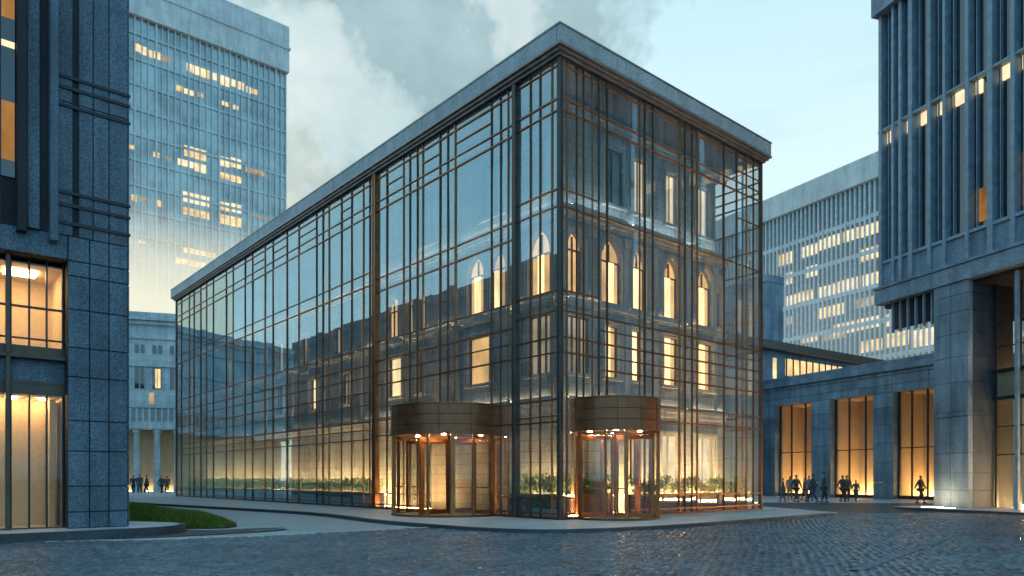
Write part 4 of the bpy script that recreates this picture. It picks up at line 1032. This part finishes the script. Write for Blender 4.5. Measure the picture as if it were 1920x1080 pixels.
# ------------------------------------------------------------------ people
def person(x, y, h, face, stride, coat, trou, label, arms=(.25,-.2), group='people walking across the square', longcoat=False, child=False):
    t = thing('person', (x, y, .03), face, label, 'person', group)
    s = h/1.75
    V = lambda a, b, c: Vector((a*s, b*s, c*s))   # x = side, y = forward
    hip = .90; st = stride
    def leg(sd):
        d = st*sd; f = V(.10*sd, d, .06); k = V(.105*sd, d*.42+.06, .48); hp = V(.09*sd, 0, hip)
        return hp, k, f
    def arm(sd, sw):
        shd = V(.20*sd, 0, 1.43); e = V(.255*sd, sw*.45-.03, 1.14); wv = V(.24*sd, sw, .90); return shd, e, wv
    def skinned(name, nodes, edges, mat, parent):
        me = bpy.data.meshes.new(name); me.from_pydata([n[0] for n in nodes], edges, [])
        o = bpy.data.objects.new(name, me); COL.objects.link(o); me.materials.append(mat)
        md = o.modifiers.new('skin', 'SKIN'); ss_ = o.modifiers.new('sub', 'SUBSURF'); ss_.levels = 1; ss_.render_levels = 1
        for i, n in enumerate(nodes): me.skin_vertices[0].data[i].radius = (n[1]*s, n[2]*s if len(n) > 2 else n[1]*s)
        me.skin_vertices[0].data[0].use_root = True
        dg = bpy.context.evaluated_depsgraph_get(); ev = o.evaluated_get(dg); me2 = bpy.data.meshes.new_from_object(ev)
        o.modifiers.clear(); o.data = me2
        if not me2.materials: me2.materials.append(mat)
        me2.polygons.foreach_set('use_smooth', [True]*len(me2.polygons))
        o.parent = parent; return o
    nodes = [(V(0,0,.95), .14, .10), (V(0,0,1.15), .125, .09), (V(0,.0,1.36), .155, .10), (V(0,.0,1.47), .07, .06), (V(0,.01,1.54), .052), (V(0,.02,1.62), .078, .09), (V(0,.02,1.70), .07, .085)]
    edges = [(0,1),(1,2),(2,3),(3,4),(4,5),(5,6)]
    hands = []
    for sd, sw in ((-1, arms[0]), (1, arms[1])):
        a = arm(sd, sw); i = len(nodes); nodes += [(a[0], .06), (a[1], .043), (a[2], .03), (a[2]+V(0, .03, -.07), .034, .018)]; edges += [(2,i),(i,i+1),(i+1,i+2),(i+2,i+3)]; hands.append((a[2]+V(0,.03,-.09), sd))
    feet = []
    for sd in (-1, 1):
        l = leg(sd); i = len(nodes); nodes += [(l[0], .09), (l[1], .06), (l[2]+V(0,0,.03), .042)]; edges += [(0,i),(i,i+1),(i+1,i+2)]; feet.append(l[2])
    body = skinned('body', nodes, edges, M['skin'], t)
    # fingers, nose and ears grown on to the body mesh
    bm = bmesh.new(); bm.from_mesh(body.data)
    f = MB()
    for (p, sd) in hands:
        for q, ln in enumerate((.055,.065,.06,.048)):
            b0 = p+V(0, -.022+.015*q, -.0); b1 = b0+V(-.004*sd, .006, -ln*.55); b2 = b1+V(-.014*sd, .004, -ln*.45); f.tube(b0, b1, .008*s, .0075*s, 6); f.tube(b1, b2, .0075*s, .006*s, 6)
        b0 = p+V(-.01*sd, .03, .05); f.tube(b0, b0+V(-.012*sd, .03, -.035), .009*s, .007*s, 6)
    f.tube(V(0,.10,1.645), V(0,.135,1.615), .008*s, .013*s, 6)
    for sd in (-1,1): f.tube(V(.078*sd,.01,1.655), V(.085*sd,.0,1.61), .014*s, .011*s, 6)
    vv = [bm.verts.new(q) for q in f.v]
    for q in f.f: bm.faces.new([vv[i] for i in q])
    bm.to_mesh(body.data); bm.free()
    # clothes
    n2 = [(V(0,0,.88), .21, .16), (V(0,0,1.15), .165, .125), (V(0,0,1.36), .175, .12), (V(0,0,1.475), .08, .07)]; e2 = [(0,1),(1,2),(2,3)]
    if longcoat: n2.append((V(0,-.02,.55), .21, .19)); e2.append((0,4))
    for sd, sw in ((-1, arms[0]), (1, arms[1])):
        a = arm(sd, sw); i = len(n2); n2 += [(a[0], .076), (a[1], .06), (a[2]+V(0,0,.02), .047)]; e2 += [(2,i),(i,i+1),(i+1,i+2)]
    skinned('coat', n2, e2, coat, t)
    n3 = [(V(0,0,.94), .19, .145)]; e3 = []
    for sd in (-1, 1):
        l = leg(sd); i = len(n3); n3 += [(l[0]+V(0,0,-.04), .105), (l[1], .08), (l[2]+V(0,0,.05), .068)]; e3 += [(0,i),(i,i+1),(i+1,i+2)]
    skinned('trousers', n3, e3, trou, t)
    for p in feet:
        b = MB(); b.add([p+V(-.045,-.08,-.085), p+V(.045,-.08,-.085), p+V(.05,.14,-.085), p+V(.0,.18,-.085), p+V(-.05,.14,-.085), p+V(-.04,-.07,.02), p+V(.04,-.07,.02), p+V(.04,.06,.01), p+V(0,.15,-.045), p+V(-.04,.06,.01)],
              [(0,4,3,2,1),(5,6,7,8,9),(0,1,6,5),(1,2,7,6),(2,3,8,7),(3,4,9,8),(4,0,5,9)]); b.build('shoe', M['shoe'], t)
    hm = MB(); hm.lathe(0, -.005*s, [(.001, 1.755*s), (.045*s, 1.745*s), (.074*s, 1.715*s), (.08*s, 1.675*s), (.06*s, 1.64*s)], 14); hm.build('hair', M['hair'], t, True)
    return t
P_ = [  # px, feet distance, height, facing, stride, coat, label
 (1468, 46.0, 1.55, 70, .18, (.07,.08,.09), 'person in a grey coat at the left end of the group by the glass corner', True),
 (1481, 50.5, 1.70, 150, .15, (.22,.17,.12), 'person in a tan coat behind the left end of the group', True),
 (1493, 45.5, 1.78, 200, .30, (.045,.05,.06), 'person in dark clothes striding with legs apart before the first glowing opening', False),
 (1509, 49.0, 1.55, 90, .2, (.06,.055,.05), 'short person in a brown coat between the strider and the pair', True),
 (1517, 48.0, 1.76, 120, .2, (.10,.11,.12), 'person in a mid grey jacket partly hidden behind the long coated one', False),
 (1524, 45.0, 1.85, 60, .28, (.05,.06,.075), 'tall person in a long dark coat left of the first stone pier', True),
 (1545, 44.5, 1.95, 250, .12, (.035,.045,.06), 'tallest person in a navy suit standing in front of the stone pier', False),
 (1580, 46.5, 1.75, 200, .32, (.04,.045,.055), 'person in black striding at the left of the middle glowing opening', False),
 (1588, 45.6, 1.74, 160, .30, (.055,.05,.05), 'person in a dark brown jacket walking beside the one in black', False),
 (1605, 46.2, 1.42, 180, .2, (.06,.08,.07), 'small child in a green grey coat before the middle glowing opening', True),
 (1726, 43.2, 1.72, 215, .38, (.05,.05,.055), 'lone person in a dark coat striding past the third glowing opening', False)]
for i, (p, Y, h, fc, stv, c, lab, lc) in enumerate(P_):
    h *= .95; stv = min(stv, .28)
    person((p-960)/1351*Y, Y, h, R(fc), stv, cloth('coat_%d' % i, tuple(v*1.8+.01 for v in c)), cloth('trousers_%d' % i, tuple(v*1.2 for v in c)), lab, (stv*.9, -stv*.9), longcoat=lc)
for i, (p, Y, h, fc, c, lab) in enumerate([(250, 68, 1.75, 40, (.05,.06,.07), 'distant person in a dark coat by the first portico column'), (262, 66.5, 1.85, 200, (.09,.1,.11), 'distant tall person in grey before the first portico column'), (275, 67.5, 1.8, 120, (.05,.05,.06), 'distant person in black between the two portico columns'), (303, 67, 1.75, 250, (.08,.09,.1), 'distant person in a grey jacket right of the second column'), (313, 69, 1.7, 30, (.11,.1,.1), 'distant person in a pale brown jacket nearest the glass facade')]):
    person((p-960)/1351*Y, Y, h, R(fc), .2, cloth('far_coat_%d' % i, c), cloth('far_trousers_%d' % i, tuple(v*.6 for v in c)), lab, (.2,-.2), 'people by the portico')

# ------------------------------------------------------------------ sky and sun
SUN_AZ = R(-26); SUN_EL = R(7)   # azimuth measured from +Y towards +X
world = bpy.data.worlds.new('World'); scene.world = world; world.use_nodes = True
nt = world.node_tree; nt.nodes.clear()
out = nd(nt, 'ShaderNodeOutputWorld'); bg = nd(nt, 'ShaderNodeBackground'); lk(nt, bg.outputs[0], out.inputs[0])
sky = nd(nt, 'ShaderNodeTexSky', sky_type='NISHITA'); sky.sun_disc = False; sky.sun_elevation = SUN_EL; sky.sun_rotation = SUN_AZ; sky.air_density = 1.0; sky.dust_density = .6; sky.ozone_density = 2.0
tc = nd(nt, 'ShaderNodeTexCoord')
nrm = nd(nt, 'ShaderNodeVectorMath', operation='NORMALIZE'); lk(nt, tc.outputs['Generated'], nrm.inputs[0])
sp = nd(nt, 'ShaderNodeSeparateXYZ'); lk(nt, nrm.outputs[0], sp.inputs[0])
X, Y_, Z = sp.outputs
def dotmask(v, a0, a1):
    v = Vector(v).normalized(); d = nd(nt, 'ShaderNodeVectorMath', operation='DOT_PRODUCT'); lk(nt, warp, d.inputs[0]); d.inputs[1].default_value = v
    mr = nd(nt, 'ShaderNodeMapRange', interpolation_type='SMOOTHSTEP'); lk(nt, d.outputs['Value'], mr.inputs[0])
    mr.inputs[1].default_value = math.cos(R(a1)); mr.inputs[2].default_value = math.cos(R(a0)); return mr.outputs[0]
nz = nd(nt, 'ShaderNodeTexNoise', Scale=3.2, Detail=8.0, Roughness=.58); lk(nt, nrm.outputs[0], nz.inputs['Vector'])
nz2 = nd(nt, 'ShaderNodeTexNoise', Scale=7.5, Detail=7.0, Roughness=.6); lk(nt, nrm.outputs[0], nz2.inputs['Vector'])
wv = nd(nt, 'ShaderNodeVectorMath', operation='MULTIPLY_ADD'); sb = nd(nt, 'ShaderNodeVectorMath', operation='SUBTRACT'); lk(nt, nz2.outputs['Color'], sb.inputs[0]); sb.inputs[1].default_value = (.5,.5,.5)
lk(nt, sb.outputs[0], wv.inputs[0]); wv.inputs[1].default_value = (.38,.38,.38); lk(nt, nrm.outputs[0], wv.inputs[2])
wn_ = nd(nt, 'ShaderNodeVectorMath', operation='NORMALIZE'); lk(nt, wv.outputs[0], wn_.inputs[0]); warp = wn_.outputs[0]
# clear sky: bright and pale low in the west (ahead), deeper blue overhead and behind
el = math_n(nt, 'MAXIMUM', Z, 0.0)
ahead = ramp(nt, el, [(0.0, (1.0,1.0,.84)), (.2, (.83,.96,.94)), (.4, (.70,.91,.93)), (.58, (.55,.82,.88)), (1.0, (.16,.36,.52))])
behind = ramp(nt, el, [(0.0, (.44,.90,1.18)), (.3, (.40,.88,1.18)), (.6, (.28,.64,.92)), (1.0, (.17,.38,.56))])
fw = nd(nt, 'ShaderNodeMapRange', interpolation_type='SMOOTHSTEP'); lk(nt, Y_, fw.inputs[0]); fw.inputs[1].default_value = -.35; fw.inputs[2].default_value = .74
clear = mixc(nt, fw.outputs[0], behind.outputs[0], ahead.outputs[0])
clear = mixc(nt, .04, clear, sky.outputs[0], 'ADD')
# warm glow low over the lane
gl = dotmask((-.46,1,.25), 2, 24)
clear = mixc(nt, math_n(nt, 'MULTIPLY', gl, .8), clear, (1.05,1.0,.74))
# grey cloud bank high centre-left, with pale lit breaks
def patch(blobs, nz_amt, lo, hi):
    m = None
    for (v, a0, a1, k) in blobs:
        q = math_n(nt, 'MULTIPLY', dotmask(v, a0, a1), k)
        m = q if m is None else math_n(nt, 'MAXIMUM', m, q)
    n = math_n(nt, 'MULTIPLY_ADD', math_n(nt, 'SUBTRACT', nz.outputs[0], .5), nz_amt, m)
    n = math_n(nt, 'MULTIPLY', n, math_n(nt, 'GREATER_THAN', m, .001))
    return ramp(nt, n, [(lo, 0.0), (hi, 1.0)]).outputs[0]
dm = patch([((-.07,1,.62), 4, 16, 1.0), ((-.17,1,.50), 2, 9, .95), ((-.26,1,.37), 1, 9, .6), ((-.40,1,.62), 2, 12, .55)], .9, .12, .72)
shade = ramp(nt, nz2.outputs[0], [(.30, (.26,.40,.45)), (.70, (.44,.61,.65))])
c1 = mixc(nt, math_n(nt, 'MULTIPLY', dm, .95), clear, shade.outputs[0])
wm = patch([((-.265,1,.545), 0, 6, .85), ((-.20,1,.47), 0, 4, .65), ((.03,1,.66), 0, 5, .7), ((-.27,1,.34), 0, 4, .6)], .8, .26, 1.0)
wc = ramp(nt, nz2.outputs[0], [(.3, (.60,.79,.82)), (.62, (.90,.98,.96))])
c2 = mixc(nt, math_n(nt, 'MULTIPLY', wm, .92), c1, wc.outputs[0])
st = nd(nt, 'ShaderNodeMapping'); st.inputs['Scale'].default_value = (1.6,1.6,15); st.inputs['Rotation'].default_value = (.12,.1,0); lk(nt, nrm.outputs[0], st.inputs[0])
nz3 = nd(nt, 'ShaderNodeTexNoise', Scale=1.6, Detail=6.0); lk(nt, st.outputs[0], nz3.inputs['Vector'])
c2 = mixc(nt, ramp(nt, nz3.outputs[0], [(.5, 0.0), (.75, .45)]).outputs[0], c2, (.52,.72,.78))
lk(nt, c2, bg.inputs[0]); bg.inputs[1].default_value = 1.0

sl_ = bpy.data.lights.new('sun', 'SUN'); sl_.energy = .9; sl_.angle = R(10); sl_.color = (1, .86, .68)
so = bpy.data.objects.new('sun', sl_); COL.objects.link(so)
sd = Vector((math.sin(SUN_AZ)*math.cos(SUN_EL), math.cos(SUN_AZ)*math.cos(SUN_EL), math.sin(SUN_EL)))
so.rotation_euler = (-sd).to_track_quat('-Z', 'Y').to_euler()

# ------------------------------------------------------------------ camera and render settings
cam = bpy.data.cameras.new('camera'); co = bpy.data.objects.new('camera', cam); COL.objects.link(co)
co.location = (0, 0, 1.5); co.rotation_euler = (R(90), 0, 0)
cam.sensor_width = 36; cam.lens = 36*1351/1920; cam.shift_y = (897-540)/1920
cam.clip_end = 3000; cam.clip_start = .1
cam.dof.use_dof = True; cam.dof.focus_distance = 26.5; cam.dof.aperture_fstop = .62
scene.camera = co
scene.view_settings.view_transform = 'Standard'; scene.view_settings.look = 'None'; scene.view_settings.exposure = 0
scene.render.engine = 'CYCLES'
c = scene.cycles
c.use_denoising = True
try: c.denoiser = 'OPENIMAGEDENOISE'
except Exception: pass
c.max_bounces = 8; c.transparent_max_bounces = 24; c.diffuse_bounces = 3; c.glossy_bounces = 4; c.sample_clamp_indirect = 6; c.caustics_reflective = False; c.caustics_refractive = False
